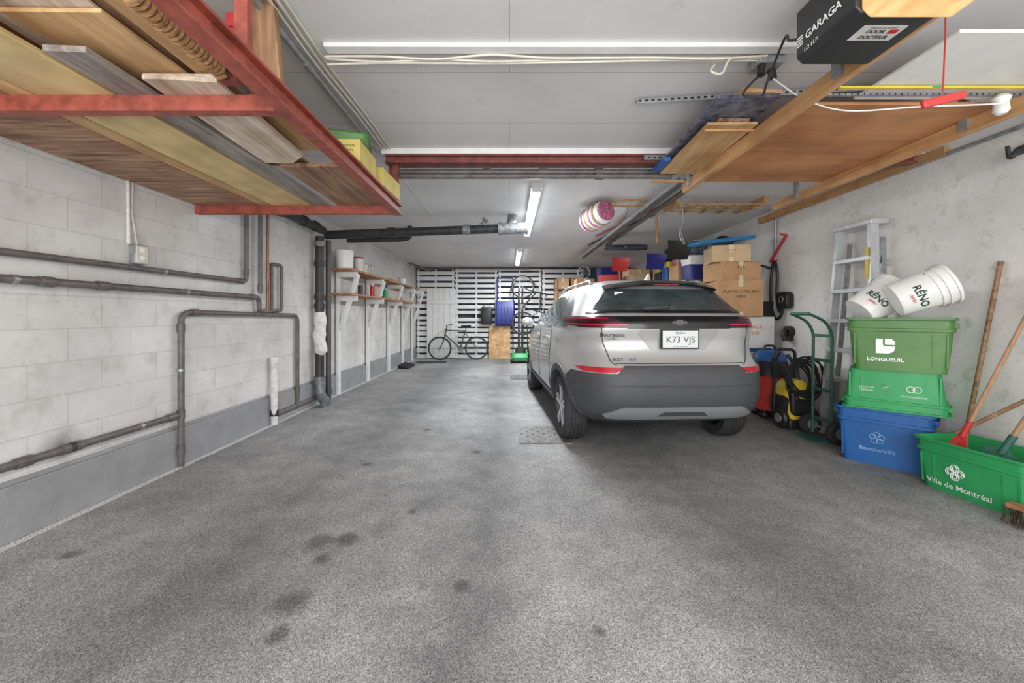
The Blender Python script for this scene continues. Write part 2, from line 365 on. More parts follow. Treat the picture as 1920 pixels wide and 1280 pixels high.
mk('conduit',MB().tube([(-2.75,2.83,1.77),(-2.755,2.83,2.3)],.012),M_wrap,t)
mk('cable',MB().tube([(-2.755,2.9,1.77),(-2.755,2.86,2.0),(-2.757,2.87,2.3)],.006),M_wrap,t)
pipe('ceiling_conduit','grey metal conduit running along ceiling',[(-1.13,.6,2.655),(-1.13,3.34,2.655)],.018,M_gal,0,[((-1.13,2.2,2.655),Y)])
pipe('ceiling_conduit','thin pale conduit along ceiling',[(-1.1,3.6,2.68),(-1.1,11.1,2.68)],.01,M_wrap,0)
for k,(x,zz) in enumerate(((-1.08,2.67),(-1.05,2.675),(-1.02,2.68))):
    mk('ceiling_cable',MB().tube(catmull([(x,.8,zz),(x+.01,1.6,zz-.008),(x-.012,2.2,zz),(x+.01,2.8,zz-.01),(x,3.34,zz)]),.007,8),M_beige,label='beige cable clipped along ceiling',cat='cable',group='ceiling cables')
mk('ceiling_batten',MB().box(-.98,1.55,2.06,2.12,2.665,2.69),M_white,label='white painted batten across ceiling',cat='batten',bevel=.004)
random.seed(3)
for k in range(3):
    pts=[(-1.0+i*.3,2.125+.012*k+random.uniform(-.006,.006),2.66-.006*k+random.uniform(-.02,.004)) for i in range(9)]
    mk('ceiling_cable',MB().tube(catmull(pts),.006,8),M_beige,label='slack beige cable strung along batten',cat='cable',group='batten cables')
mk('steel_beam',MB().box(-1.07,3.5,3.36,3.44,2.625,2.64).box(-1.07,3.5,3.395,3.405,2.58,2.625).box(-1.07,3.5,3.36,3.44,2.565,2.58),M_redd,label='red painted steel beam across ceiling',cat='beam')
for i,(y,z,x1) in enumerate(((3.5,2.595,1.5),(3.53,2.545,1.5),(3.5,2.497,1.45))):
    pipe('pipe_bundle_tube','brown pipe slung across below ceiling beam',[(-1.0,y,z),(x1,y,z)],.024,M_pipe,0,[((-.2+i*.5,y,z),Xd),((.8,y,z),Xd)],group='pipes below ceiling beam')
mk('beam_bracket',MB().box(-1.09,-1.035,3.53,3.57,2.3,2.69),M_red,label='red steel hanger bracket under beam',cat='bracket',bevel=.004)

# ---------------- fluorescent lights
M_tube=mat('lamp_tube',(240,248,255),.4,0,0,emit=9)
for y0,y1,x in((4.25,6.75,.3),(8.3,10.7,.22)):
    t=T('fluorescent_light','white ceiling fluorescent fixture with glowing tubes','light',(x,(y0+y1)/2,2.69),group='ceiling fluorescent lights')
    P=[(-.07,0),(-.06,-.04),(.06,-.04),(.07,0)]
    mk('housing',MB().rings([[Vector((x+a,yy,2.69+b)) for a,b in P] for yy in(y0,y1)]),M_white,t)
    for dx in(-.028,.028): mk('tube',MB().cyl((x+dx,y0+.05,2.63),(x+dx,y1-.05,2.63),.014),M_tube,t)
    for ya in(y0,y1-.05): mk('end_cap',MB().box(x-.05,x+.05,ya,ya+.05,2.61,2.65),M_white,t,bevel=.004)

# ---------------- steel lumber rack (wall side)
t=T('overhead_rack','red steel overhead rack hung above block wall','rack',(-1.9,2.5,2.14))
mb=MB()
for q in((-1.03,-.96,2.15,2.162),(-1.03,-.96,2.228,2.24),(-1.0,-.99,2.162,2.228)): mb.box(q[0],q[1],.5,3.52,q[2],q[3])
mk('side_beam',mb,M_red,t,bevel=.002)
for y in(1.72,3.45):
    mk('crossbar',MB().rings([[Vector((x,a,b)) for a,b in((y,2.15),(y+.05,2.15),(y+.05,2.162),(y+.014,2.164),(y+.014,2.22),(y,2.22))] for x in(-2.769,-1.031)]),M_red,t)
for y in(1.45,3.42): mk('hanger',MB().box(-1.02,-.97,y,y+.03,2.24,2.689),M_red if y<2 else M_redd,t)
def board(x0,x1,y0,y1,z0,z1,m,label,rz=0,cat='wood board',group='lumber on steel rack',name='wood_board',ch=0,jag=0):
    cx,cy=(x0+x1)/2,(y0+y1)/2; w=(x1-x0)/2;l=(y1-y0)/2
    r=random.Random(int((x0+y0)*1000)); J=lambda: r.uniform(-.012,.012)
    if ch: P=[(-w,-l+J()),(-w*.3,-l+J()),(w,-l+J()),(w,l-ch),(w-ch,l),(-w,l)]
    else: P=[(-w,-l+J()),(w,-l+J()),(w,l+J()),(-w,l+J())]
    mb=MB(); mb.prism(P,Matrix.Identity(4),z1-z0)
    return mk(name,mb,m,label=label,cat=cat,group=group,loc=(cx,cy,z0),rot=(0,0,rz),bevel=.002)
board(-2.75,-2.2,.8,3.56,2.221,2.238,W_brn,'weathered reddish brown plywood sheet on rack',name='plywood_sheet')
board(-2.19,-2.09,.9,3.56,2.221,2.25,W_lt,'narrow tan plank lying on rack')
board(-2.08,-1.74,.9,3.58,2.221,2.24,W_yel,'long pale yellow board lying on rack')
board(-1.72,-1.57,1.44,3.5,2.221,2.245,W_gry,'long grey weathered plank lying on rack',.008)
board(-1.53,-1.24,1.62,2.5,2.221,2.24,W_wht,'whitewashed plank with snapped end on rack',.05,ch=.12)
board(-1.5,-1.07,2.56,3.5,2.221,2.245,W_plyr,'rough dark brown plywood piece on rack',.02,name='plywood_piece')
board(-1.72,-1.38,1.34,2.7,2.285,2.3,W_lt,'light orange plywood strip stacked on rack',-.02)
board(-1.34,-1.12,1.28,2.45,2.285,2.3,W_lt,'light plywood strip stacked on rack',.02)
board(-2.45,-1.85,1.1,2.5,2.26,2.28,W_ply,'orange plywood offcut stacked on lumber',.05)
board(-1.85,-1.45,1.22,2.2,2.305,2.32,W_wht,'pale board stacked on top of lumber',.08)
board(-2.2,-1.75,1.0,2.4,2.34,2.36,W_ply,'orange plywood offcut on top of stack',-.1)
board(-1.68,-1.3,1.15,2.2,2.33,2.345,W_plyr,'brown rough board on top of lumber stack',.12)
board(-2.5,-2.3,.9,2.6,2.3,2.33,W_gry,'grey board stacked on lumber near wall',-.03)
board(-1.55,-1.2,1.66,1.71,2.25,2.275,W_wht,'short splintered white wood offcut on rack',0,name='wood_offcut')
t=T('rope_pole','steel pole with coarse rope wound around it','pole',(-1.17,1.6,2.22))
mk('pole',MB().tube([(-1.18,.6,2.245),(-1.17,1.75,2.245)],.014),M_pipe,t)
mb=MB(); pts=[(-1.175+.024*math.cos(a),1.2+a*.0035,2.245+.024*math.sin(a)) for a in [i*.5 for i in range(0,226)]]
mk('rope',mb.tube(pts,.011,6),mat('rope',(160,120,80),.9,0,.3,40,bump=.5),t)
mk('clamp',MB().box(-1.2,-1.13,1.62,1.66,2.222,2.29),M_redd,t)
mk('upright_post',MB().bar((-1.09,1.8,2.25),(-1.13,1.8,2.688),.11,.04,(0,1,0)),W_pinez,label='upright wooden post above steel rack beam',cat='wood post',bevel=.003)
mk('bar_clamp',MB().box(-1.22,-1.19,1.7,1.73,2.31,2.55).box(-1.225,-1.17,1.69,1.74,2.5,2.56),M_redp,label='red metal bar clamp gripping rack boards',cat='clamp',bevel=.004)
def carton(name,label,x0,x1,y0,y1,z0,z1,m,cat='box',rz=0,tape=True,txt=None,group=None,tcol=M_ink,face='y',ts=.05):
    cx,cy=(x0+x1)/2,(y0+y1)/2;w=(x1-x0)/2;d=(y1-y0)/2;h=z1-z0
    t=T(name,label,cat,(cx,cy,z0),(0,0,rz),group)
    mb=MB().box(-w,w,-d,d,0,h-.004); mb.box(-w,-.002,-d,d,h-.004,h).box(.002,w,-d,d,h-.004,h)
    mk('carton_body',mb,m,t,bevel=.004)
    if tape: mk('packing_tape',MB().box(-.03,.03,-d-.001,d+.001,h,h+.001).box(-.03,.03,-d-.0015,-d,h-.09,h+.001).box(-.025,.025,-d-.0015,-d,0,.06),M_tape,t)
    if txt:
        for i,s in enumerate(txt):
            zz=h*.68-i*ts*1.25
            if face=='y': text(s,ts,tcol,t,(0,-d-.001,zz),(1,0,0),(0,0,1))
            else: text(s,ts,tcol,t,(-w-.001,0,zz),(0,-1,0),(0,0,1))
    return t
carton('yellow_carton','yellow printed carton on edge of steel rack',-1.14,-.96,2.5,2.84,2.242,2.38,M_yelb,'box',.04,False,['ATTENTION','MATERIAL'],group='yellow cartons',tcol=M_gink,ts=.022)
carton('yellow_carton','long yellow carton on edge of steel rack',-1.12,-.95,2.98,3.38,2.242,2.38,M_yelb,'box',-.03,False,['A7'],group='yellow cartons',tcol=M_gink,ts=.05)
mk('green_tray',MB().rings([rr(.24,.28,.03,0),rr(.28,.32,.03,.045),rr(.3,.34,.03,.05),rr(.26,.3,.03,.05),rr(.22,.26,.03,.015)]),M_green2,label='green plastic tray resting on yellow carton',cat='tray',loc=(-1.1,2.66,2.382),rot=(0,0,.3))

# ---------------- wall shelves
for z,lab in((1.95,'upper'),(1.57,'lower')):
    mk('wall_shelf',MB().box(-2.769,-2.4,5.98,10.5,z,z+.03),W_shelf,label='long bare wood %s shelf on white brackets'%lab,cat='shelf',group='wall shelves',bevel=.003)
for y in(6.24,7.55,8.85,10.0,11.0):
    t=T('shelf_bracket','white painted timber bracket fixed to block wall','bracket',(-2.7,y,0),group='white shelf brackets')
    mk('post',MB().box(-2.744,-2.7,y-.045,y+.045,0,1.94),M_white,t,bevel=.003)
    mk('brace',MB().bar((-2.69,y+.03,1.05),(-2.42,y+.03,1.92),.05,.1,(0,1,0)),M_white,t,bevel=.003)
    for z in(1.948,1.568): mk('arm',MB().box(-2.744,-2.41,y-.04,y-.0,z-.085,z),M_white,t,bevel=.003)
def lidcan(name,label,cat,loc,r,h,m,ml,rim=1.04,group=None):
    t=T(name,label,cat,loc,(0,0,0),group)
    mk('can_body',MB().lathe([(r*.9,0),(r*.92,.01),(r,h*.85),(r,h*.9)],n=24),m,t)
    mk('lid',MB().lathe([(r*rim,h*.88),(r*rim,h*.96),(r*.9,h),(r*.5,h)],n=24),ml,t)
    return t
lidcan('paint_bucket','white plastic bucket with lid on shelf','bucket',(-2.58,6.15,1.981),.13,.3,M_whitep,M_whitep)
lidcan('storage_jar','clear jar with red lid on shelf','jar',(-2.5,6.5,1.981),.08,.24,M_wrap,M_redp)
lidcan('storage_jar','small pale jar on shelf','jar',(-2.5,6.72,1.981),.07,.16,M_beige,M_gal)
lidcan('paint_can','grey metal paint can on shelf','can',(-2.55,7.1,1.981),.09,.17,M_gal,M_gal)
lidcan('paint_can','white paint can on shelf','can',(-2.55,9.3,1.981),.09,.17,M_white,M_gal)
lidcan('spray_bottle','red bottle with white cap on lower shelf','bottle',(-2.48,7.1,1.601),.045,.22,M_redp,M_whitep,.6)
lidcan('spray_bottle','pale green bottle on lower shelf','bottle',(-2.5,7.9,1.601),.045,.2,M_green,M_whitep,.6)
lidcan('spray_bottle','dark bottle on lower shelf','bottle',(-2.47,6.5,1.601),.04,.16,M_iron,M_redp,.6)
for y,l,z,h in((6.8,.5,1.601,.03),(8.3,.7,1.601,.05),(9.4,.4,1.601,.04),(8.1,.5,1.981,.04),(8.6,.35,1.981,.07)):
    mk('wood_scrap',MB().box(-.05,.05,-l/2,l/2,0,h),W_lt,label='loose wood scrap lying on shelf',cat='wood scrap',group='wood scraps on shelf',loc=(-2.6,y,z),rot=(0,0,.12),bevel=.002)

# ---------------- slatted back wall
def pallet(x0,x1,z0,z1,lab='white painted wooden pallet standing against wall',y=11.58,gap=.055,sl=.102):
    mb=MB()
    for x in(x0+.05,(x0+x1)/2,x1-.05): mb.box(x-.025,x+.025,y+.022,y+.1,z0,z1)
    z=z0
    while z<z1-.05:
        s2=sl+random.uniform(-.018,.018)
        mb.box(x0,x1,y+random.uniform(-.003,.003),y+.022,z,min(z1,z+s2)); z+=s2+gap+random.uniform(-.012,.012)
    return mk('slatted_pallet',mb,M_white,label=lab,cat='pallet',group='pallets on end wall',bevel=.002)
for x0,x1 in((-2.74,-1.62),(-1.6,-.35),(-.33,.95),(.97,2.2)):
    pallet(x0,x1,0,1.3); pallet(x0,x1,1.31,2.64)
mb=MB()
for i in range(5): mb.box(-2.42+i*.17,-2.42+i*.17+.165,11.5,11.53,0.02,2.05)
mb.box(-2.42,-1.57,11.48,11.5,.3,.4).box(-2.42,-1.57,11.48,11.5,1.6,1.7)
mk('plank_panel',mb,M_white,label='white vertical plank panel leaning on pallets',cat='panel',bevel=.003)
mk('plywood_sheet',MB().bar((-.28,11.38,0.005),(-.28,11.52,.95),.62,.018,(0,-1,0)),W_lt,label='bare plywood sheet leaning against slatted wall',cat='plywood')
def bicycle(loc,rot,label,mf):
    t=T('bicycle',label,'bicycle',loc,rot)
    for nm,x in(('front_wheel',-.52),('rear_wheel',.52)):
        w=mk(nm,MB().ring(lambda a:(x+.315*math.cos(a),0,.335+.315*math.sin(a)),36,.02,8),M_rub,t)
        mk('rim',MB().ring(lambda a:(x+.29*math.cos(a),0,.335+.29*math.sin(a)),36,.009),M_dgal,w)
        mb=MB()
        for i in range(20):
            a=2*math.pi*i/20; mb.cyl((x,.015*(-1)**i,.335),(x+.29*math.cos(a),0,.335+.29*math.sin(a)),.0018,n=4)
        mb.cyl((x,-.04,.335),(x,.04,.335),.018); mk('spokes',mb,M_dgal,w)
    mb=MB(); bb=(.06,0,.33); st=(.2,0,.82); hb=(-.37,0,.72)
    mb.cyl(bb,st,.018).cyl(st,(-.34,0,.84),.018).cyl(hb,bb,.021).cyl((-.33,0,.9),(-.38,0,.68),.022)
    for s in(-.045,.045): mb.cyl((.52,s,.335),bb,.011).cyl((.52,s,.335),(.19,s*.4,.78),.01)
    mk('frame',mb,mf,t)
    mk('fork',MB().tube([(-.38,-.05,.68),(-.42,-.05,.52),(-.52,-.05,.335)],.011).tube([(-.38,.05,.68),(-.42,.05,.52),(-.52,.05,.335)],.011).cyl((-.38,-.05,.68),(-.38,.05,.68),.012),mf,t)
    mk('handlebar',MB().cyl((-.33,0,.9),(-.32,0,.98),.014).tube([(-.2,-.3,1.0),(-.32,-.1,.98),(-.32,.1,.98),(-.2,.3,1.0)],.012),M_blk,t)
    mk('saddle',MB().cyl((.2,0,.8),(.225,0,.93),.012).rings([[Vector((x,w*math.cos(a),.95+.025*math.sin(a)+dz)) for a in [2*math.pi*i/12 for i in range(12)]] for x,w,dz in((.08,.02,0),(.14,.03,.005),(.24,.065,.005),(.34,.075,.02),(.36,.05,.02))]),M_blk,t)
    mb=MB().lathe([(.09,-.004),(.09,.004)],Matrix.Translation(bb)@Matrix.Rotation(math.pi/2,4,'X'),24)
    mb.cyl((.06,-.06,.33),(.06+.12,-.06,.21),.009).cyl((.06,.06,.33),(.06-.12,.06,.45),.009).box(.14,.22,-.14,-.06,.2,.215).box(-.1,-.02,.06,.14,.44,.455)
    mk('crankset',mb,M_dgal,t)
    return t
bicycle((-1.45,11.12,0),(0,0,.05),'dark bicycle parked against white slatted wall',M_pipeg)
bicycle((.05,11.2,1.56),(0,math.radians(90),0),'black bicycle hung upright on slatted wall',M_blk)
t=T('snow_scoop','blue plastic snow scoop with tube handle hung on slats','snow scoop',(-.12,11.4,.95))
prof=[(11.5,.95),(11.36,1.0),(11.32,1.15),(11.34,1.45),(11.42,1.68)]
mb=MB(); vs=[]
for y,z in prof:
    for x in(-.4,-.36,.12,.16): vs.append((x,y-(.0 if abs(x+.12)<.26 else .09),z))
fs=[(i*4+j,i*4+j+1,i*4+j+5,i*4+j+4) for i in range(4) for j in range(3)]; mb.add(vs,fs)
for k in range(5): mb.box(-.32+k*.09,-.3+k*.09,11.3,11.34,1.02,1.5)
mk('scoop',mb,M_navy,t)
mk('handle',MB().tube([(-.36,11.3,1.3),(-.36,11.45,1.7),(-.36,11.5,2.36),(.12,11.5,2.36),(.12,11.45,1.7),(.12,11.3,1.3)],.016,8,.08),M_navy,t)
mk('hanging_bag',MB().rings([rr(.3,.12,.04,0),rr(.34,.16,.05,.1),rr(.32,.14,.05,.42),rr(.3,.08,.03,.5)]).tube([(-.1,0,.48),(-.08,.02,.6),(.08,.02,.6),(.1,0,.48)],.01),M_blk,label='black bag hanging on white slats',cat='bag',loc=(-.66,11.46,1.0))
t=T('lawn_mower','green and black electric mower with folding handle','lawn mower',(.3,10.6,0))
my=10.6
mk('deck',MB().rings([rr(.46,.6,.08,.08,cx=.3,cy=my),rr(.5,.64,.1,.16,cx=.3,cy=my),rr(.42,.5,.1,.26,cx=.3,cy=my)]),M_green,t)
mk('motor_cover',MB().rings([rr(.3,.34,.08,.26,cx=.3,cy=my),rr(.26,.3,.08,.38,cx=.3,cy=my),rr(.16,.2,.06,.41,cx=.3,cy=my)]),M_blk,t)
for x in(.06,.54):
    for y in(my-.24,my+.24): mk('wheel',MB().cyl((x-.03,y,.09),(x+.03,y,.09),.09),M_blk,t)
mk('handle',MB().tube([(.1,my+.15,.25),(.1,my+.3,1.0),(.5,my+.3,1.0),(.5,my+.15,.25)],.014,8,.08),M_blk,t)
for i,x in enumerate((.28,.38)):
    mk('ski',MB().rings([[Vector((x+a,11.54-b,z)) for a,b in((-.03,0),(.03,0),(.03,.012),(-.03,.012))] for z in(.001,1.0,1.9)]).tube([(x,11.53,1.9),(x,11.5,2.0),(x,11.46,2.05)],.02,8),M_iron,label='dark ski hung upright on slats',cat='ski',group='skis on end wall')
t=T('storage_shelf','wooden storage shelf standing against slatted wall','shelf',(1.75,11.2,0))
for x in(1.32,2.18):
    for y in(10.95,11.45): mk('upright',MB().box(x-.02,x+.02,y-.02,y+.02,0,2.3),W_pinez,t)
for z in(.4,1.0,1.6,2.0): mk('shelf_board',MB().box(1.3,2.2,10.93,11.47,z,z+.02),W_pinex,t)
for i,(x,z) in enumerate(((1.5,2.021),(1.9,2.021),(1.5,1.621),(1.95,1.621),(1.5,1.021),(1.95,1.021))):
    carton('cardboard_box','brown cardboard box on wooden shelf',x-.17,x+.17,10.98,11.35,z,z+.28,M_card if i%2 else M_card2,'box',0,True,group='boxes on wooden shelf')
mk('door_mat',MB().box(-2.5,-1.7,10.3,10.75,0,.012),M_rub,label='dark rubber mat on concrete floor',cat='mat',bevel=.004)
for i,(x,r) in enumerate(((-2.55,.1),(-2.42,-.1),(-2.58,.3),(-2.4,.2))):
    mb=MB().rings([[Vector((w*math.cos(a),y,max(0,.0+h/2+h/2*math.sin(a)))) for a in [2*math.pi*k/14 for k in range(14)]] for y,w,h in((-.14,.03,.04),(-.1,.045,.06),(0,.05,.08),(.1,.042,.1),(.14,.03,.09))])
    mk('shoe',mb,M_blk,label='dark shoe on floor by block wall',cat='shoe',group='shoes by block wall',loc=(-2.5,9.3+i*.16,0),rot=(0,0,r+1.4))

# ---------------- floor plates
for (x0,x1,y0,y1) in((.1,.62,3.82,4.4),(.02,.42,7.7,8.25)):
    mb=MB().box(x0,x1,y0,y1,0,.012); n=9; mb.mi=1
    for i in range(n):
        for j in range(7):
            cx=x0+(i+.5)*(x1-x0)/n; cy=y0+(j+.5)*(y1-y0)/7
            if (i+j)%2: mb.cyl((cx,cy,.012),(cx,cy,.015),.012,n=8)
    mk('drain_plate',mb,[mat('plate_metal',(114,112,110),.6,.1,.2,9),mat('plate_stud',(70,69,68),.6,.1,.2,9)],label='studded grey metal drain cover on floor',cat='drain cover',group='floor drain covers')

# ---------------- CAR
TB=[(.24,.80,.50,4.05),(.30,.87,.26,4.2),(.37,.905,.12,4.27),(.45,.925,.04,4.3),(.55,.935,.0,4.31),(.68,.94,.0,4.31),(.80,.935,.03,4.28),(.88,.928,.09,4.24),(.96,.92,.125,4.1),(1.03,.915,.13,3.8),(1.09,.905,.12,3.4),(1.15,.89,.11,3.28),(1.21,.868,.12,3.18),(1.26,.83,.18,3.08),(1.34,.77,.28,2.9),(1.42,.715,.365,2.72),(1.50,.665,.44,2.52),(1.55,.63,.49,2.38),(1.585,.585,.53,2.2),(1.605,.50,.6,2.0),(1.615,.3,.85,1.7)]
NN=5.2
def tab(z):
    z=min(max(z,TB[0][0]),TB[-1][0])
    for i in range(len(TB)-1):
        if z<=TB[i+1][0]: break
    a,b=TB[i],TB[i+1]; h=b[0]-a[0]; t=(z-a[0])/h; out=[]
    for k in(1,2,3):
        def sl(j):
            if j<=0 or j>=len(TB)-1: return None
            return (TB[j+1][k]-TB[j-1][k])/(TB[j+1][0]-TB[j-1][0])
        s=(b[k]-a[k])/h; m0=sl(i) if sl(i) is not None else s; m1=sl(i+1) if sl(i+1) is not None else s
        if s==0: m0=m1=0
        else:
            m0=0 if m0*s<0 else max(-2.5*abs(s),min(2.5*abs(s),m0)); m1=0 if m1*s<0 else max(-2.5*abs(s),min(2.5*abs(s),m1))
        out.append((2*t**3-3*t*t+1)*a[k]+(t**3-2*t*t+t)*h*m0+(-2*t**3+3*t*t)*b[k]+(t**3-t*t)*h*m1)
    return out
def yrear(x,z):
    w,r,f=tab(z);L=(f-r)/2;c=(f+r)/2; return c-L*max(0,1-min(1,abs(x)/w)**NN)**(1/NN)
def sidex(y,z):
    w,r,f=tab(z);L=(f-r)/2;c=(f+r)/2; return w*max(0,1-min(1,abs(y-c)/L)**NN)**(1/NN)
def F(p):
    w,r,f=tab(p.z);L=(f-r)/2;c=(f+r)/2; return (abs(p.x)/w)**NN+(abs(p.y-c)/L)**NN
def nrm(p):
    e=.004; g=Vector((F(p+Vector((e,0,0)))-F(p-Vector((e,0,0))),F(p+Vector((0,e,0)))-F(p-Vector((0,e,0))),F(p+Vector((0,0,e)))-F(p-Vector((0,0,e)))))
    return g.normalized() if g.length>1e-9 else Vector((0,-1,0))
def patch(kind,rows,off=.006,n=16,k=5,sgn=1):
    R=[]
    for i in range(len(rows)-1):
        for j in range(k):
            t=j/k; R.append(tuple(rows[i][q]*(1-t)+rows[i+1][q]*t for q in range(3)))
    R.append(rows[-1]); o=[];inn=[]
    for z,a,b in R:
        for j in range(n+1):
            s=a+(b-a)*j/n
            p=Vector((s,yrear(s,z),z)) if kind=='r' else Vector((sgn*sidex(s,z),s,z))
            q=nrm(p); o.append(p+q*off); inn.append(p-q*.008)
    m=len(R);w=n+1;K=len(o); fs=[]
    for i in range(m-1):
        for j in range(n):
            fs.append((i*w+j,i*w+j+1,(i+1)*w+j+1,(i+1)*w+j)); fs.append((K+i*w+j,K+(i+1)*w+j,K+(i+1)*w+j+1,K+i*w+j+1))
    for j in range(n):
        fs.append((j,K+j,K+j+1,j+1)); e=(m-1)*w; fs.append((e+j,e+j+1,K+e+j+1,K+e+j))
    for i in range(m-1):
        fs.append((i*w,(i+1)*w,K+(i+1)*w,K+i*w)); e=n; fs.append((i*w+e,K+i*w+e,K+(i+1)*w+e,(i+1)*w+e))
    return MB().add(o+inn,fs)
M_car=mat('silver_car_paint',(184,183,182),.28,.35,.02,3,coat=.6)
M_carblk=mat('car_black_cladding',(68,69,72),.55,0,.08,20)
M_gloss=mat('gloss_black',(18,19,22),.18,0,.02,coat=.2)
M_glass=mat('car_glass',(62,72,74),.08,0,.35,3,coat=.6)
M_lampr=mat('tail_lamp_red',(180,24,44),.25,0,.05,coat=.4,emit=.08)
M_lampd=mat('tail_lamp_dark',(52,12,20),.2,0,.1,coat=.3)
M_skid=mat('skid_silver',(146,148,150),.4,.3,.04)
car=T('car','silver compact SUV parked facing the slatted wall','car',(1.475,3.28,0),(0,0,math.radians(3.6)))
mb=MB(); RG=[]; nz=64; npt=96
zz=[TB[0][0]+(TB[-1][0]-TB[0][0])*i/nz for i in range(nz+1)]
for z in zz:
    w,r,f=tab(z);L=(f-r)/2;c=(f+r)/2; ring=[]
    for j in range(npt):
        a=2*math.pi*j/npt; ca,sa=math.cos(a),math.sin(a); e=2/NN
        ring.append(Vector((w*math.copysign(abs(ca)**e,ca),c+L*math.copysign(abs(sa)**e,sa),z)))
    RG.append(ring)
mb.rings(RG)
body=mk('body',mb,[M_car,M_carblk],car)
AX=[.82,3.50]
for y in AX:
    for s in(-1,1):
        cm=MB(); cm.mi=1; cm.cyl((s*.62,y,.33),(s*1.1,y,.33),.385,n=48)
        c=mk('cut',cm,[M_car,M_carblk],car)
        for p in c.data.polygons: p.material_index=1
        md=body.modifiers.new('b','BOOLEAN'); md.object=c; md.operation='DIFFERENCE'; md.solver='EXACT'
        c['tmp']=1
bpy.context.view_layer.update()
dg=bpy.context.evaluated_depsgraph_get(); me=bpy.data.meshes.new_from_object(body.evaluated_get(dg)); body.modifiers.clear(); body.data=me
me.name='body'
for o in [o for o in bpy.data.objects if 'tmp' in o]: bpy.data.objects.remove(o)
for p in me.polygons:
    if p.center.z<.41: p.material_index=1
me.set_sharp_from_angle(angle=math.radians(40))
mk('rear_window',patch('r',[(1.29,-.68,.68),(1.32,-.68,.68),(1.4,-.60,.60),(1.50,-.52,.52)],.008,24),M_glass,car)
mk('rear_wiper',MB().bar((-.26,yrear(-.26,1.33)-.03,1.315),(.02,yrear(0,1.33)-.03,1.335),.02,.02).cyl((0,yrear(0,1.32)-.035,1.32),(0,yrear(0,1.32)+.02,1.32),.03),M_blk,car)
mk('belt_trim',patch('r',[(1.272,-.74,.74),(1.294,-.72,.72)],.01,24),M_gloss,car)
lb=mk('light_bar',patch('r',[(1.14,-.44,.44),(1.155,-.52,.52),(1.232,-.62,.62),(1.24,-.62,.62)],.011,24),M_gloss,car)
for s in(-1,1):
    a=(lambda z,p,q:(z,min(s*p,s*q),max(s*p,s*q)))
    l=mk('tail_lamp',patch('r',[a(1.145,.46,.80),a(1.165,.46,.865),a(1.222,.56,.855),a(1.238,.60,.84)],.016,16),M_lampd,car)
    mk('lamp_strip',patch('r',[a(1.168,.44,.86),a(1.178,.46,.859)],.02,14,2),M_lampr,l)
    mk('lamp_strip',patch('r',[a(1.214,.60,.855),a(1.220,.62,.85)],.02,12,2),M_lampr,l)
    mk('rear_reflector',patch('r',[a(.765,.58,.80),a(.795,.52,.845),a(.805,.52,.80)],.016,10,3),M_lampr,car)
mk('rear_bumper',patch('r',[(.40,-.84,.84),(.47,-.88,.88),(.7,-.895,.895),(.755,-.87,.87),(.762,-.56,.56),(.825,-.50,.50)],.008,30),M_carblk,car,label='dark grey plastic lower bumper')
mk('skid_plate',patch('r',[(.375,-.62,.62),(.41,-.66,.66),(.475,-.54,.54),(.485,-.5,.5)],.02,20),M_skid,car,label='silver skid plate')
mk('skid_recess',patch('r',[(.415,-.22,.22),(.45,-.17,.17)],.024,10),M_carblk,car)
mk('bumper_crease',MB().tube([Vector((x,yrear(x,.66)-.008,.66)) for x in[-.8+.1*i for i in range(17)]],.005,6),M_carblk,car)
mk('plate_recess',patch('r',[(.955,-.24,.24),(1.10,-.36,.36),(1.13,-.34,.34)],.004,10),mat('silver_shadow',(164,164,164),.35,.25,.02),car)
for s in(-1,1):
    mk('panel_seam',MB().tube([Vector((s*x,yrear(s*x,z)-.003,z)) for x,z in((.66,1.15),(.65,1.02),(.6,.86),(.56,.83))],.0035,6),M_blk,car)
mk('panel_seam',MB().tube([Vector((x,yrear(x,.845)-.003,.845)) for x in[-.56+.07*i for i in range(17)]],.0035,6),M_blk,car)
lp=mk('license_plate',MB().box(-.16,.16,.085,.10,.975,1.125),mat('plate_white',(214,218,216),.4,0,.04),car,bevel=.004)
mk('plate_frame',MB().rings([[Vector((x,y,z)) for x,z in((-a,.968-q),(a,.968-q),(a,1.132+q),(-a,1.132+q))] for y,a,q in((.104,.168,.002),(.088,.168,.002),(.084,.165,0),(.084,.157,-.008),(.092,.157,-.008))],True,False),M_blk,lp)
text('K73 VJS',.08,mat('plate_ink',(76,92,92),.6,0,.02),lp,(0,.0835,1.043),(1,0,0),(0,0,1))
text('Québec',.028,M_bink,lp,(0,.0835,1.104),(1,0,0),(0,0,1))
text('Je me souviens',.02,M_bink,lp,(0,.0835,.99),(1,0,0),(0,0,1))
def wr(x0,z0,off=.004): return lambda x,y: Vector((x0+x,yrear(x0+x,z0+y)-off-.004,z0+y))
text('Bourgeois',.05,M_ink,car,None,(1,0,0),(0,0,1),wrap=wr(-.575,1.085))
text('CHEVROLET',.016,M_ink,car,None,(1,0,0),(0,0,1),wrap=wr(-.575,1.048))
text('BOLT',.034,M_iron,car,None,(1,0,0),(0,0,1),wrap=wr(-.54,.875))
text('EUV',.034,M_bink,car,None,(1,0,0),(0,0,1),wrap=wr(-.42,.875),shear=.2)
bt=[(-.075,-.014),(-.028,-.014),(-.028,-.026),(.028,-.026),(.028,-.014),(.075,-.014),(.06,.014),(.028,.014),(.028,.026),(-.028,.026),(-.028,.014),(-.06,.014)]
mk('badge',MB().prism(bt,Matrix.Translation((0,yrear(0,1.2)-.016,1.192))@Matrix.Rotation(math.pi/2,4,'X'),.004),M_pipeg,car)
st=mk('window_sticker',MB().box(-.47,-.39,yrear(-.43,1.46)-.014,yrear(-.43,1.46)-.01,1.44,1.475),M_wink,car)
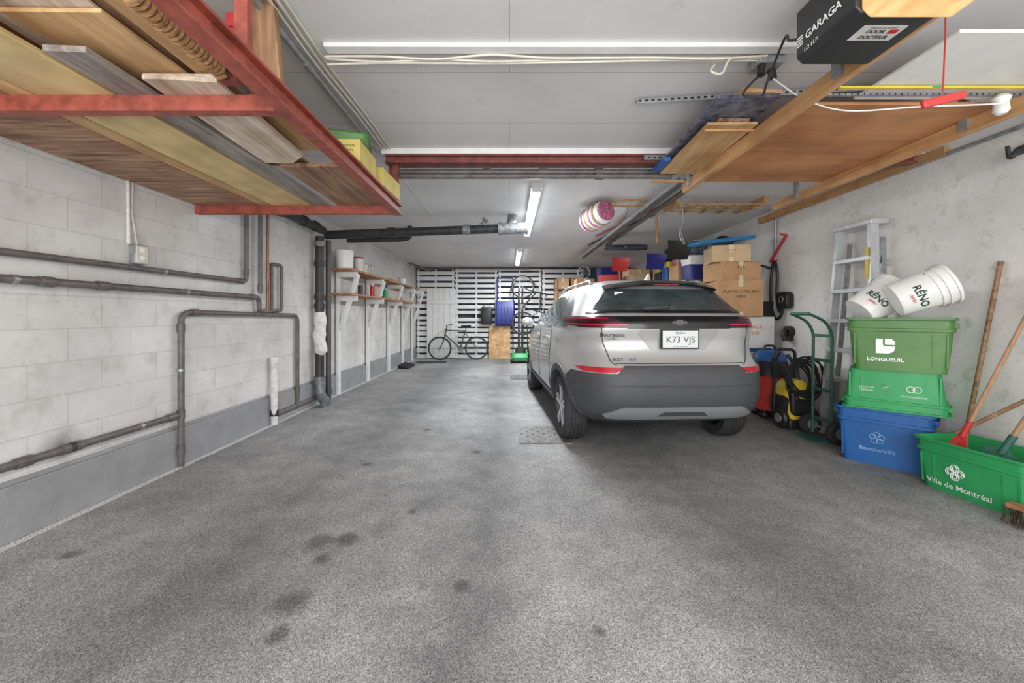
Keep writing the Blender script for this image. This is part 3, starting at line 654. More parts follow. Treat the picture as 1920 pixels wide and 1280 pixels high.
mk('number_lettering',textmb('06',.03,Vector((-.43,yrear(-.43,1.46)-.015,1.457)),(1,0,0),(0,0,1)),M_bink,st)
pr=[(.36,1.535),(.34,1.55),(.42,1.585),(.62,1.606),(.62,1.58),(.5,1.54)]
RG=[]
for i in range(17):
    x=-.54+1.08*i/16; dy=.10*(abs(x)/.54)**2.5; dz=-.045*(abs(x)/.54)**2
    RG.append([Vector((x,y+dy,z+dz)) for y,z in pr])
mk('roof_spoiler',MB().rings(RG),M_gloss,car)
mk('brake_light',MB().box(-.12,.12,.352,.36,1.537,1.547),M_lampr,car)
mk('antenna_fin',MB().rings([[Vector((w*math.cos(a)*.6,.75+l*math.sin(a)+dy,z)) for a in[2*math.pi*i/14 for i in range(14)]] for z,w,l,dy in((1.61,.04,.08,.05),(1.65,.02,.05,.02),(1.68,.008,.02,0))]),M_car,car)
for s in(-1,1):
    mk('side_window',patch('s',[(1.14,.62,1.28),(1.22,.62,1.28),(1.4,.95,1.3),(1.47,1.15,1.32)],.006,8,4,s),M_glass,car)
    mk('side_window',patch('s',[(1.12,1.34,2.1),(1.3,1.34,2.08),(1.49,1.36,2.03)],.006,8,4,s),M_glass,car)
    mk('side_window',patch('s',[(1.12,2.16,3.0),(1.3,2.14,2.65),(1.49,2.09,2.3)],.006,8,4,s),M_glass,car)
    mk('door_sill',patch('s',[(.27,1.26,3.06),(.40,1.24,3.08)],.01,14,4,s),M_carblk,car)
    for y in AX:
        mb=MB(); RGI=[]
        for i in range(25):
            a=math.radians(-14+208*i/24); ring=[]
            for r,o_ in((.375,.012),(.435,.012),(.435,-.03),(.375,-.03)):
                yy=y+r*math.cos(a); z2=max(.25,.33+r*math.sin(a)); ring.append(Vector((s*(sidex(yy,z2)+o_),yy,z2)))
            RGI.append(ring)
        mk('arch_cladding',mb.rings(RGI),M_carblk,car)
        xc=s*(.80 if y<1 else .81); Mx=Matrix.Translation((xc,y,.325))@Matrix.Rotation(s*math.pi/2,4,'Y')
        mb=MB().lathe([(.215,-.1),(.29,-.112),(.313,-.095),(.325,-.06),(.325,.06),(.313,.095),(.29,.112),(.215,.1),(.215,-.1)],Mx,48,False,False)
        mb.mi=1
        for gz in(-.05,-.018,.018,.05): mb.lathe([(.3255,gz-.004),(.3265,gz),(.3255,gz+.004)],Mx,48,False,False)
        w=mk('wheel',mb,[M_rub,M_ink],car,label='black tyre')
        mk('rim',MB().lathe([(.222,-.1),(.225,.1),(.212,.1),(.2,.05),(.08,.03),(.0001,.03)],Mx,40,False,False),M_iron,w)
        mb=MB()
        for i in range(5):
            for d in(-.13,.13):
                a=2*math.pi*i/5; p0=Mx@Vector((.04*math.cos(a),.04*math.sin(a),.085)); p1=Mx@Vector((.213*math.cos(a+d),.213*math.sin(a+d),.092))
                mb.bar(p0,p1,.026,.022,(s,0,0))
        mb.lathe([(.05,.06),(.05,.095),(.03,.1),(.0001,.1)],Mx,20,True,False)
        mk('spokes',mb,M_alu,w)
    for y0 in(1.3,2.13): mk('panel_seam',MB().tube([Vector((s*(sidex(y0,z)+.001),y0,z)) for z in[.45+.08*i for i in range(9)]],.004,6),M_blk,car)
    for y0 in(1.42,2.25):
        mk('door_handle',MB().box(s*(sidex(y0,1.0)-.01),s*(sidex(y0,1.0)+.022),y0,y0+.17,.99,1.012),M_car,car,bevel=.006)
    mk('side_mirror',MB().sphere((s*1.0,3.0,1.16),.1,16,(1,.6,.7)).bar((s*.86,3.0,1.12),(s*.98,3.0,1.14),.05,.03),M_car,car)
    mk('roof_rail',MB().tube([(s*.6,.75,1.575),(s*.585,.85,1.615),(s*.58,2.05,1.615),(s*.6,2.2,1.56)],.014,8,.05),M_gal,car)

# ---------------- overhead wooden rack
t=T('wooden_ceiling_rack','wooden rack with orange plywood deck hung under ceiling','rack',(2.3,2.9,2.4))
mk('beam',MB().box(1.62,1.66,.9,3.68,2.40,2.488),W_pine,t,bevel=.003)
mk('beam',MB().box(2.88,2.92,1.2,4.3,2.40,2.488),W_pine,t,bevel=.003)
mk('deck',MB().box(1.64,2.9,2.3,3.62,2.489,2.505),W_ply,t,bevel=.001)
mk('crosspiece',MB().box(1.3,1.62,3.58,3.6,2.47,2.488),W_pinex,t)
mk('crosspiece',MB().box(1.3,1.62,2.6,2.62,2.475,2.488),W_pinex,t)
for x,y in((1.6,3.5),(2.86,3.9),(2.86,2.45),(1.6,1.9)): mk('hanger_strap',MB().box(x,x+.02,y,y+.05,2.42,2.689),M_gal,t)
mk('wall_batten',MB().box(3.55,3.599,3.2,5.6,2.56,2.64),W_pine,label='wood batten fixed high on plaster wall',cat='batten',bevel=.003)
G='lumber beside wooden rack'
M_film=mat('blue_grey_film',(98,102,120),.25,0,.5,14)
mk('plywood_sheet',MB().box(-.16,.16,-.44,.44,0,.016),W_lt,label='light plywood strip stored on ceiling rack',cat='plywood',group=G,loc=(1.46,2.98,2.489),rot=(0,0,-.03))
mk('wood_board',MB().box(-.1,.1,-.45,.45,0,.02),W_plyr,label='brown wooden board stored on ceiling rack',cat='wood board',group=G,loc=(1.44,2.98,2.506),rot=(0,.0,.03))
mk('plastic_wrapped_panel',MB().box(-.18,.18,-.5,.5,0,.02),M_film,label='panel wrapped in blue-grey plastic film',cat='panel',group=G,loc=(1.43,2.8,2.53),rot=(0,0,-.05))
mk('wood_board',MB().box(-.12,.12,-.5,.5,0,.02),W_lt,label='pale wooden board on wrapped panel',cat='wood board',group=G,loc=(1.44,2.78,2.552),rot=(0,0,.07))
mk('blue_board',MB().box(-.03,.03,-.12,.12,0,.03),M_blue,label='narrow blue board stored under ceiling',cat='board',group=G,loc=(1.26,3.25,2.489),rot=(0,0,-.02))
mk('wood_board',MB().box(-.04,.04,-.4,.4,0,.03),W_gry,label='weathered grey strip stored on ceiling rack',cat='wood board',group=G,loc=(1.55,2.9,2.575),rot=(0,0,-.1))
mk('foam_board',MB().box(2.0,3.4,1.74,2.28,2.507,2.522),M_whitep,label='white foam board lying on ceiling rack',cat='foam board',bevel=.002)
t=T('spirit_level','long yellow spirit level lying across ceiling rack','level',(2.5,2.1,2.489))
mk('level_body',MB().box(1.8,3.2,2.13,2.15,2.489,2.499),M_yel,t)
mk('level_vial',MB().box(2.3,2.36,2.128,2.13,2.49,2.498),M_green,t)
mb=MB().box(1.75,3.2,2.2,2.215,2.4885,2.4995); mb.mi=1
for i in range(40): mb.box(1.78+i*.035,1.785+i*.035,2.198,2.2,2.49,2.499)
mk('measuring_rule',mb,[M_gal,M_ink],label='long graduated metal rule lying on ceiling rack',cat='ruler')
p0=Vector((.84,2.6,2.672));p1=Vector((3.2,2.34,2.672)); mb=MB().bar(p0,p1,.035,.004).bar(p0-Vector((0,.018,.01)),p1-Vector((0,.018,.01)),.003,.03)
d=(p1-p0); mb.mi=1
for i in range(58):
    q=p0+d*((i+.5)/58); mb.bar(q-Vector((.010,.0205,.008)),q-Vector((-.010,.0205,.008)),.0015,.012)
mk('perforated_angle',mb,[M_gal,M_ink],label='perforated galvanized steel angle under ceiling',cat='steel angle')
mb=MB().box(1.15,1.6,3.34,3.355,2.58,2.62); mb.mi=1
for i in range(9): mb.box(1.18+i*.047,1.2+i*.047,3.338,3.34,2.595,2.605)
mk('perforated_angle',mb,[M_gal,M_ink],label='short galvanized angle on red beam',cat='steel angle')
# opener
t=T('garage_door_opener','black garage door opener with amber lamp cover','door opener',(1.45,1.55,2.37))
oct_=lambda x0,x1,z0,z1,c:[(x0+c,z0),(x1-c,z0),(x1,z0+c),(x1,z1-c),(x1-c,z1),(x0+c,z1),(x0,z1-c),(x0,z0+c)]
ho=mk('housing',MB().rings([[Vector((x,y,z)) for x,z in oct_(1.28,1.62,2.37,2.62,.025)] for y in(1.45,1.75)]),mat('opener_black',(44,44,46),.4,0,.05),t,bevel=.006)
mk('lamp_cover',MB().rings([[Vector((x,y,z)) for x,z in oct_(1.30+q,1.66-q*.5,2.35+q,2.6,.03)] for y,q in((1.2,.05),(1.24,.01),(1.45,0))]),mat('amber_lens',(252,200,140),.3,0,.35,8,emit=.45,grain=(240,156,92)),t,bevel=.008)
for i in range(7): mk('vent_rib',MB().box(1.31+i*.042,1.32+i*.042,1.75,1.756,2.4,2.59),M_blk,t)
wl=mk('warning_label',MB().box(1.37,1.54,1.512,1.592,2.3675,2.3695),mat('label_paper',(206,204,200),.6,0,.06),t)
text('DOOR',.024,M_ink,wl,(1.44,1.541,2.367),(1,0,0),(0,-1,0),bold=.0006)
text('DOCTEUR',.024,M_ink,wl,(1.455,1.570,2.366),(1,0,0),(0,-1,0),bold=.0006)
mk('label_stripe',MB().box(1.49,1.525,1.531,1.552,2.3665,2.3675),M_rink,wl)
text('SERVICE 24 HEURES',.012,M_ink,wl,(1.455,1.521,2.367),(1,0,0),(0,-1,0))
text('GARAGA',.045,M_wink,t,(1.279,1.60,2.455),(0,-1,0),(0,0,1),bold=.001)
text('1/2 H.P.',.026,M_wink,t,(1.279,1.66,2.4),(0,-1,0),(0,0,1))
mb=MB()
for i in range(4): mb.box(1.278,1.279,1.71,1.74,2.435+i*.012,2.441+i*.012)
mk('logo_mark',mb,M_wink,t)
for x in(1.33,1.56): mk('hanger_strap',MB().box(x,x+.02,1.55,1.59,2.62,2.689),M_gal,t)
t=T('release_cord','red emergency release cord with tilted red handle','pull cord',(1.88,1.7,2.17))
mk('cord',MB().tube([(1.88,1.7,2.22),(1.88,1.69,2.45),(1.87,1.68,2.69)],.003,6),M_redp,t)
mk('handle',MB().bar((1.79,1.7,2.165),(1.975,1.7,2.21),.02,.035),M_redp,t,bevel=.006)
t=T('junction_box','metal ceiling junction box with plugged cords','junction box',(1.42,2.2,2.6))
mk('box_body',MB().box(1.36,1.5,2.13,2.24,2.63,2.689),M_gal,t,bevel=.004)
mk('plug',MB().cyl((1.39,2.16,2.63),(1.38,2.15,2.57),.02),M_blk,t)
mk('plug',MB().cyl((1.47,2.2,2.63),(1.48,2.2,2.58),.02),M_blk,t)
mk('power_cord',MB().tube(catmull([(1.38,2.15,2.57),(1.3,2.1,2.5),(1.24,2.08,2.42),(1.32,2.05,2.40),(1.38,2.1,2.5),(1.37,1.95,2.63),(1.32,1.85,2.55),(1.31,1.77,2.5)]),.006,8),M_blk,label='black power cord looping from ceiling to opener',cat='cable')
mk('power_cord',MB().tube(catmull([(1.12,2.14,2.62),(1.08,2.1,2.56),(1.14,2.1,2.55),(1.2,2.12,2.64),(1.36,2.16,2.66)]),.006,8),M_beige,label='coiled beige cable below ceiling batten',cat='cable')
mk('power_cord',MB().tube(catmull([(1.48,2.2,2.58),(1.7,2.25,2.49),(1.9,2.2,2.40),(2.2,2.1,2.37),(2.5,2.12,2.39),(2.72,2.14,2.41)]),.004,8),M_whitep,label='white cord drooping under plywood deck',cat='cable')
mk('lamp_socket',MB().lathe([(.02,2.38),(.035,2.40),(.03,2.44),(.04,2.47),(.025,2.488)],Matrix.Translation((2.76,2.2,0)),18),M_whitep,label='white lamp socket under rack beam',cat='lamp socket')
for i,(x,z,y1) in enumerate(((1.62,2.55,10.4),(1.74,2.58,9.0),(1.9,2.6,7.5))):
    pipe('ceiling_pipe','grey pipe slung lengthwise under ceiling',[(x,3.75,z),(x-.05,y1,z)],.022 if i<2 else .03,M_pipeg if i else M_gal,0,[((x-.01,5.2,z),Y),((x-.03,7.3,z),Y)],group='lengthwise ceiling pipes')
t=T('wooden_trellis','slatted wooden trellis hung flat under ceiling','trellis',(2.2,4.9,2.58))
M_yw=mat('yellow_wood',(176,140,92),.6,0,.25,10)
for y in(4.75,4.9,5.05): mk('long_slat',MB().box(2.0,3.1,y-.015,y+.015,2.59,2.61),M_yw,t)
for i in range(9): x=2.05+i*.115; mk('cross_slat',MB().bar((x,4.72,2.58),(x+(.09 if i%2 else -.07),5.08,2.58),.025,.012),M_yw,t)
for x in(2.0,3.06): mk('frame_end',MB().box(x,x+.04,4.7,5.1,2.611,2.689),W_pinex,t)
t=T('wooden_snowshoe','yellow webbed wooden snowshoe hung under ceiling','snowshoe',(1.5,4.9,2.55))
def ov(a): return (1.52+.3*math.cos(a)*(1.15 if math.cos(a)>0 else .9),4.9+.13*math.sin(a)*(1-.35*max(0,math.cos(a))**2),2.655)
mk('hoop',MB().ring(ov,30,.014,8),M_yw,t)
mb=MB()
for i in range(9):
    x=1.3+i*.06; mb.cyl((x,4.82,2.655),(x+.06,4.98,2.655),.003,n=5).cyl((x+.06,4.82,2.655),(x,4.98,2.655),.003,n=5)
mk('webbing',mb,M_beige,t)
t=T('rolled_banner','pink and white wrapped roll hung under ceiling','roll',(1.1,5.0,2.4))
Mr=Matrix.Translation((1.17,4.8,2.53))@Matrix.Rotation(.35,4,'Z')@Matrix.Rotation(-math.pi/2-.1,4,'X')
mk('roll',MB().lathe([(.12,-.02),(.14,.02),(.15,.2),(.14,.38),(.11,.42)],Mr,24),M_wrap,t)
mk('roll_end',MB().lathe([(.125,-.022),(.11,-.04),(.06,-.05),(.0001,-.045)],Mr,14),M_pink,t)
for q,m_ in((.05,M_yw),(.14,M_pink),(.23,M_yw),(.31,M_pink)): mk('roll_strap',MB().lathe([(.148,q),(.154,q+.01),(.154,q+.03),(.148,q+.04)],Mr,24,False,False),m_,t)
mk('wooden_stick',MB().cyl((1.98,5.3,2.67),(2.35,6.2,2.4),.018),W_pine,label='wooden stick wedged under ceiling pipes',cat='stick')
mk('hanging_rope',MB().tube(catmull([(2.0,4.6,2.69),(2.05,4.62,2.4),(2.0,4.6,2.2),(2.08,4.65,2.1),(2.02,4.66,2.3)]),.006,6),M_gal,label='grey rope dangling from ceiling',cat='rope')
for i,(xa,ya,xb,yb,z,m,lab) in enumerate(((1.55,5.2,2.0,7.1,2.645,M_alu,'aluminium ski pole lying on ceiling pipes'),(1.95,5.15,1.55,7.0,2.672,M_redp,'red pole lying on ceiling pipes'),(1.58,5.3,1.98,8.0,2.645,W_pine,'wooden pole lying on ceiling pipes'),(1.98,5.6,1.6,7.9,2.672,M_blk,'black pole lying on ceiling pipes'))):
    mk('long_pole',MB().cyl((xa,ya,z),(xb,yb,z),.011),m,label=lab,cat='pole',group='poles on ceiling pipes')

# ---------------- shelving with clutter beyond car
t=T('shelving_unit','tall metal shelving unit loaded with household storage','shelving',(3.1,6.8,0))
for x in(2.7,3.55):
    for y in(5.95,7.65): mk('upright',MB().box(x-.02,x+.02,y-.02,y+.02,0,1.8),M_gal,t)
for z in(.3,.8,1.3,1.78): mk('shelf',MB().box(2.68,3.57,5.93,7.67,z,z+.02),M_gal,t)
def tote(name,label,cx,cy,z,w,d,h,m,ml,rz=0,group=None,cat='storage box'):
    t=T(name,label,cat,(cx,cy,z),(0,0,rz),group)
    mk('tub',MB().rings([rr(w*.86,d*.86,.03,0),rr(w*.95,d*.95,.03,h*.88),rr(w*.98,d*.98,.03,h*.9)]),m,t)
    mk('lid',MB().rings([rr(w,d,.03,h*.9),rr(w,d,.03,h*.95),rr(w*.9,d*.9,.03,h)]),ml,t)
    return t
def softbag(loc,w,d,h,m,label,seed,rz=0):
    r=random.Random(seed); R=[]
    for u,s in((0,.75),(.15,1),(.45,1.0),(.75,.8),(.92,.35),(1,.15)):
        R.append([Vector((w/2*s*math.cos(a)*r.uniform(.9,1.08),d/2*s*math.sin(a)*r.uniform(.9,1.08),h*u)) for a in[2*math.pi*i/14 for i in range(14)]])
    t=T('storage_bag',label,'bag',loc,(0,0,rz),'bags on shelving pile')
    mk('sack',MB().rings(R),m,t); mk('drawstring',MB().ring(lambda a:(w/2*.36*math.cos(a),d/2*.36*math.sin(a),h*.92),12,.008),M_beige,t)
cols={'navy blue':M_navy,'white':M_whitep,'black':M_blk,'red':M_redp,'blue':M_blue,'grey':M_gal,'green':M_green2,'yellow':M_yel}
random.seed(11)
lay=[[('navy blue',.24),('white',.14)],[('white',.3),('blue',.14)],[('card',.28)],[('white',.22),('green',.14)],[('blue',.3),('yellow',.1)],[('card',.3),('red',.12),('white',.14)],[('black',.26),('card',.2)],[('grey',.3),('card',.26)]]
tops=[]
for i,st_ in enumerate(lay):
    cx=2.92+.43*(i%2); cy=6.15+.42*(i//2); z=1.801
    for c,h in st_:
        w=random.uniform(.28,.38); rz=random.uniform(-.12,.12)
        if c=='card': carton('cardboard_box','brown cardboard box piled on metal shelving',cx-w/2,cx+w/2,cy-.17,cy+.17,z,z+h,M_card2 if i%2 else M_card,'box',rz,True,group='piled boxes on shelving')
        else: tote('storage_tote','%s plastic tote piled on metal shelving'%c,cx,cy,z,w,.34,h,cols[c],M_blk if c in('yellow','grey') else cols[c],rz,'piled totes on shelving')
        z+=h+.001
    tops.append((cx,cy,z))
M_bag=mat('striped_bag_fabric',(90,96,120),.8,0,.5,9)
softbag(tops[0],.36,.3,.26,M_bag,'blue-grey soft bag on top of totes',1)
softbag(tops[1],.34,.3,.28,M_blk,'black soft bag on top of totes',2,.4)
softbag(tops[2],.36,.32,.34,M_pink,'pink soft bag on cardboard box',3,.2)
softbag(tops[3],.3,.3,.26,M_wrap,'white plastic bag on stacked totes',4)
softbag(tops[4],.34,.32,.3,M_iron,'dark soft bag on blue tote',5)
tote('storage_tote','grey tote on middle shelf of shelving',3.1,6.4,1.321,.6,.5,.36,M_gal,M_blk)
def shovel(x,y,z,dx,c,label,top=2.05):
    t=T('snow_shovel',label,'snow shovel',(x,y,z))
    p0=Vector((x,y,z));p1=Vector((x+dx,y-.1,z+top)); mk('shaft',MB().cyl(p0,p1,.014),W_pinez,t)
    R=[]
    for k in range(6):
        u=k/5; q=p1+Vector((.02*dx,-.12*math.sin(u*1.6),u*.26)); w=.15+.03*u
        R.append([q+Vector((-w,0,0)),q+Vector((-w*.6,.03,0)),q+Vector((w*.6,.03,0)),q+Vector((w,0,0)),q+Vector((w*.6,.036,0)),q+Vector((-w*.6,.036,0))])
    mk('scoop',MB().rings(R),c,t); return t
shovel(2.56,5.8,.02,-.12,M_blk,'black snow shovel standing beside shelving')
shovel(2.5,7.0,.02,.05,M_navy,'navy snow shovel standing beside shelving')
shovel(2.35,7.75,.02,-.2,M_redp,'red snow shovel standing beside shelving',2.1)
for i,(x,y,hs) in enumerate(((2.1,8.25,(('white',.5),('grey',.5),('card',.5),('navy blue',.4),('red',.2))),(2.65,8.2,(('grey',.5),('card',.5),('white',.5),('black',.4),('card',.3))),(3.2,8.2,(('card',.5),('card',.5),('blue',.5),('white',.5),('green',.3))))):
    z=0
    for c,h in hs:
        if c=='card': carton('cardboard_box','brown cardboard box in tall floor stack',x-.22,x+.22,y-.2,y+.2,z,z+h,M_card2 if i else M_card,'box',.03,True,group='tall floor stacks of boxes')
        else: tote('storage_tote','%s plastic tote in tall floor stack'%c,x,y,z,.44,.4,h,cols[c],cols[c],-.03,'tall floor stacks of totes')
        z+=h+.001
R=[]
for k in range(13):
    u=k/12; yy=-.36+u*.72; w=.14*(1-.35*abs(2*u-1)**3)
    R.append([Vector((-w,yy,.05)),Vector((-w*.85,yy,0)),Vector((w*.85,yy,0)),Vector((w,yy,.05)),Vector((w*.97,yy,.06)),Vector((w*.8,yy,.012)),Vector((-w*.8,yy,.012)),Vector((-w*.97,yy,.06))])
mk('plastic_sled',MB().rings(R),M_blk,label='black plastic sled hung on hook under ceiling',cat='sled',loc=(2.05,6.9,2.42),rot=(.05,-.35,1.2))
mk('wire_hook',MB().tube(catmull([(2.0,6.9,2.69),(2.0,6.9,2.56),(2.03,6.9,2.47),(2.07,6.9,2.46)]),.006,6),M_gal,label='wire hook holding black plastic sled',cat='hook')
t=T('workbench','wooden workbench cluttered with household goods','workbench',(2.3,9.3,0))
mk('bench_top',MB().box(1.4,3.4,8.9,9.6,1.55,1.6),W_pinex,t)
for x in(1.45,3.35):
    for y in(8.95,9.55): mk('leg',MB().box(x-.04,x+.04,y-.04,y+.04,0,1.55),W_pinez,t)
for i,(x,z,h,c) in enumerate(((1.75,1.601,.5,M_card),(2.25,1.601,.42,M_whitep),(2.25,2.022,.35,M_navy),(2.75,1.601,.45,M_card2),(2.75,2.052,.3,M_redp),(3.15,1.601,.6,M_whitep))):
    if c in(M_card,M_card2): carton('cardboard_box','cardboard box stacked on workbench',x-.2,x+.2,9.0,9.4,z,z+h,c,'box',group='goods on workbench')
    else: tote('storage_tote','plastic tote stacked on workbench',x,9.2,z,.36,.4,h,c,c,0,'goods on workbench')
t=T('table_fan','small grey round fan standing on box','fan',(1.75,9.2,2.105))
fz=2.27; fx=1.75
mk('fan_frame',MB().ring(lambda a:(fx+.14*math.cos(a),9.2,fz+.14*math.sin(a)),28,.018,8).box(fx-.1,fx+.1,9.14,9.26,2.105,2.13),M_gal,t)
for i in range(4):
    a=math.pi/2*i; mk('fan_blade',MB().bar((fx+.02*math.cos(a),9.2,fz+.02*math.sin(a)),(fx+.12*math.cos(a),9.2,fz+.12*math.sin(a)),.02,.08,(0,1,.3)),M_iron,t)
mk('fan_grille',MB().ring(lambda a:(fx+.09*math.cos(a),9.17,fz+.09*math.sin(a)),24,.004).ring(lambda a:(fx+.05*math.cos(a),9.17,fz+.05*math.sin(a)),24,.004),M_gal,t)
# ---------------- box stack near wall
tote('storage_tote','white plastic tote at base of box stack',3.2,5.4,0,.56,.5,.42,M_whitep,M_whitep,0,'white totes under boxes')
tote('storage_tote','white plastic tote in box stack',3.2,5.4,.421,.56,.5,.4,M_whitep,M_blue,0,'white totes under boxes')
carton('patterned_box','white printed box with orange lettering in stack',2.95,3.48,5.15,5.6,.822,1.24,M_whitep,'box',0,False,['SNACK','TIME'],tcol=mat('orange_ink',(226,120,40),.6),ts=.07)
carton('cardboard_box','large cardboard box printed with plastic closures lettering',2.78,3.32,5.1,5.6,1.241,1.72,M_card,'box',-.14,True,['PLASTIC CLOSURES','KERR'],ts=.05,group='stacked cardboard boxes')
carton('cardboard_box','medium cardboard box with printed lettering in stack',2.76,3.28,5.12,5.58,1.721,1.96,M_card,'box',.04,True,['IGA'],ts=.06,group='stacked cardboard boxes')
carton('cardboard_box','small cardboard box on top of stack',2.72,3.18,5.12,5.55,1.961,2.18,M_card2,'box',-.22,True,['FRAGILE'],ts=.03,group='stacked cardboard boxes')
mk('flat_tray',MB().rings([rr(.72,.4,.05,0),rr(.76,.44,.05,.02),rr(.72,.4,.05,.045),rr(.3,.1,.03,.05)]),mat('bright_blue',(50,136,190),.4),label='bright blue flat plastic tray atop cardboard boxes',cat='tray',loc=(2.86,5.3,2.235),rot=(.05,-.12,.1))
for i,c in enumerate((M_blk,M_redp,M_navy,M_yel)):
    mk('folder',MB().box(-.06,.06,-.01,.01,0,.2),c,label='thin folder leaning against box stack',cat='folder',group='folders on box stack',loc=(3.46,5.25+.05*i,1.245),rot=(.1,0,.0),bevel=.003)

# ---------------- EV charger etc on plaster wall
t=T('ev_charger','black wall-mounted electric vehicle charger','charger',(3.56,5.05,1.34))
mk('charger_body',MB().rings([[Vector((x,5.05+(v.x)*s,1.45+v.y*s)) for v in rr(.2,.22,.05,0)] for x,s in((3.6,.9),(3.58,1),(3.52,1),(3.5,.9))]),M_blk,t)
mk('status_ring',MB().ring(lambda a:(3.498,5.05+.04*math.cos(a),1.46+.04*math.sin(a)),20,.004),M_gal,t)
mk('charge_cable',MB().tube(catmull([(3.55,5.08,1.36),(3.54,5.12,1.24),(3.54,5.22,1.22),(3.54,5.3,1.4),(3.54,5.3,1.75),(3.54,5.24,1.98),(3.54,5.18,1.8),(3.55,5.2,1.5),(3.54,5.14,1.3)]),.018,8),M_blk,t)
t=T('plug_holster','black charging plug holster on plaster wall','plug holster',(3.56,5.0,.95))
mk('holster',MB().cyl((3.6,5.0,1.05),(3.53,5.0,1.05),.07).box(3.53,3.6,4.96,5.04,.93,1.02),M_blk,t,bevel=.006)
mk('plug',MB().tube([(3.54,5.0,1.05),(3.48,4.97,1.06),(3.46,4.95,1.0),(3.48,4.95,.94)],.03,10),M_blk,t)
pipe('wall_conduit','grey conduit along top of plaster wall',[(3.57,.5,2.56),(3.57,5.25,2.58),(3.57,5.28,1.9)],.016,M_gal,.08,[((3.57,3.4,2.57),Y)],[((3.57,2.6,2.568),Y)],3.599)
mk('wall_hose',MB().tube(catmull([(3.56,5.3,1.88),(3.5,5.5,1.95),(3.48,5.7,1.8),(3.52,5.85,1.75)]),.014,8),M_blk,label='black hose running along plaster wall',cat='hose')
mk('crank_lever',MB().bar((3.53,5.3,1.98),(3.5,4.95,2.27),.03,.02).cyl((3.5,4.95,2.27),(3.42,4.95,2.28),.015).cyl((3.599,5.28,1.99),(3.53,5.28,1.99),.02),M_redp,label='red metal crank bar on plaster wall',cat='crank')
mk('wall_hook',MB().tube(catmull([(3.599,2.72,2.42),(3.5,2.7,2.38),(3.42,2.68,2.34),(3.38,2.66,2.40)]),[.03]*6+[.022]*6+[.012]*7,8),M_blk,label='black hook mounted high on plaster wall',cat='hook')

# ---------------- ladder
t=T('step_ladder','folded aluminium step ladder leaning on plaster wall','ladder',(3.38,3.9,0))
def LP(z,y,o=0): return (3.36+.09*z/2.1+o,y,z)
for y0,y1 in((3.60,3.72),(4.2,4.08)):
    mk('rail',MB().bar(LP(0,y0),LP(2.12,y1),.035,.08,(1,0,0)),M_alu,t)
    mk('rear_rail',MB().bar(LP(0,y0,.1),LP(2.0,y1,.1),.022,.04,(1,0,0)),M_gal,t)
for i in range(6):
    z=.28+i*.3; k=z/2.12; mk('step',MB().box(3.30+.09*z/2.1,3.43+.09*z/2.1,3.60+.12*k,4.2-.12*k,z,z+.04),M_alu,t,bevel=.003)
mk('top_cap',MB().box(3.40,3.57,3.68,4.12,2.12,2.17),M_alu,t,bevel=.006)
mk('warning_label',MB().box(3.384,3.388,3.70,3.73,1.6,1.9),M_yel,t)

# ---------------- recycling bins
def bin_(name,label,loc,rz,L,D,H,m,flip=False,cat='recycling bin'):
    t=T(name,label,cat,loc,(0,0,rz))
    R=[(.86,0),(.86,.004),(.95,.72),(.95,.74),(1.0,.75),(1.0,.80),(.965,.81),(.97,.95),(1.03,.96),(1.03,1.0),(.97,1.0),(.93,.72),(.83,.04)]
    mk('bin_body',MB().rings([rr(L*s,D*s,.05,(h*H if not flip else H-h*H),5) for s,h in R]),m,t)
    for s in(-1,1):
        z=H*.86 if not flip else H*.14; mk('grip',MB().box(s*L*.5-.012,s*L*.5+.018,-.08,.08,z-.02,z+.02),m,t,bevel=.004)
    for k in(-.42,-.3,.3,.42):
        z0,z1=(.1*H,.7*H) if not flip else (.3*H,.9*H)
        f=lambda z:-(D*(.86+.09*((z/H) if not flip else (H-z)/H)/.72))/2
        mk('rib',MB().bar((k*L,f(z0),z0),(k*L,f(z1),z1),.012,.006,(0,-1,0)),m,t)
    return t
def face(D,H,h,flip=False):
    k=.86+.09*((h/H) if not flip else (H-h)/H)/.72
    return -(D*k)/2-.003
tilt=lambda D,H,fl=False: (0,-(.045*D/(.72*H))*(1 if not fl else -1),1)
M_pb=mat('pale_blue_ink',(150,190,230),.6)
b=bin_('recycling_bin','blue plastic recycling bin at bottom of stack',(3.22,3.36,0),math.radians(-50),.6,.38,.47,M_blue)
text('Boucherville',.045,M_pb,b,(-.03,face(.38,.47,.13),.13),(1,0,0),tilt(.38,.47))
mb=MB()
for i in range(5):
    a=math.pi*2*i/5+.3; cx,cz=-.03+.028*math.cos(a),.23+.028*math.sin(a)
    mb.ring(lambda q:(cx+.02*math.cos(q),face(.38,.47,.23)-.001,cz+.02*math.sin(q)),14,.0025,5)
mk('logo_mark',mb,M_pb,b)
b=bin_('recycling_bin','bright green recycling bin stacked upside down',(3.24,3.31,.472),math.radians(-45),.63,.36,.33,M_green,True)
text('RECYCLER',.02,M_wink,b,(-.16,face(.36,.33,.18,True),.18),(1,0,0),tilt(.36,.33,True))
text('LE PAPIER',.02,M_wink,b,(-.16,face(.36,.33,.155,True),.155),(1,0,0),tilt(.36,.33,True))
text('CITOYENS ENGAGÉS',.016,M_wink,b,(.12,face(.36,.33,.13,True),.13),(1,0,0),tilt(.36,.33,True))
mk('recycle_mark',MB().ring(lambda q:(-.05+.024*math.cos(q),face(.36,.33,.2,True)-.001,.2+.024*math.sin(q)),3,.005,5),M_wink,b)
mb=MB()
for sx in(-.018,.018): mb.ring(lambda q:(.12+sx+.024*math.cos(q),face(.36,.33,.19,True)-.001,.19+.024*math.sin(q)),14,.003,5)
mk('logo_mark',mb,M_wink,b)
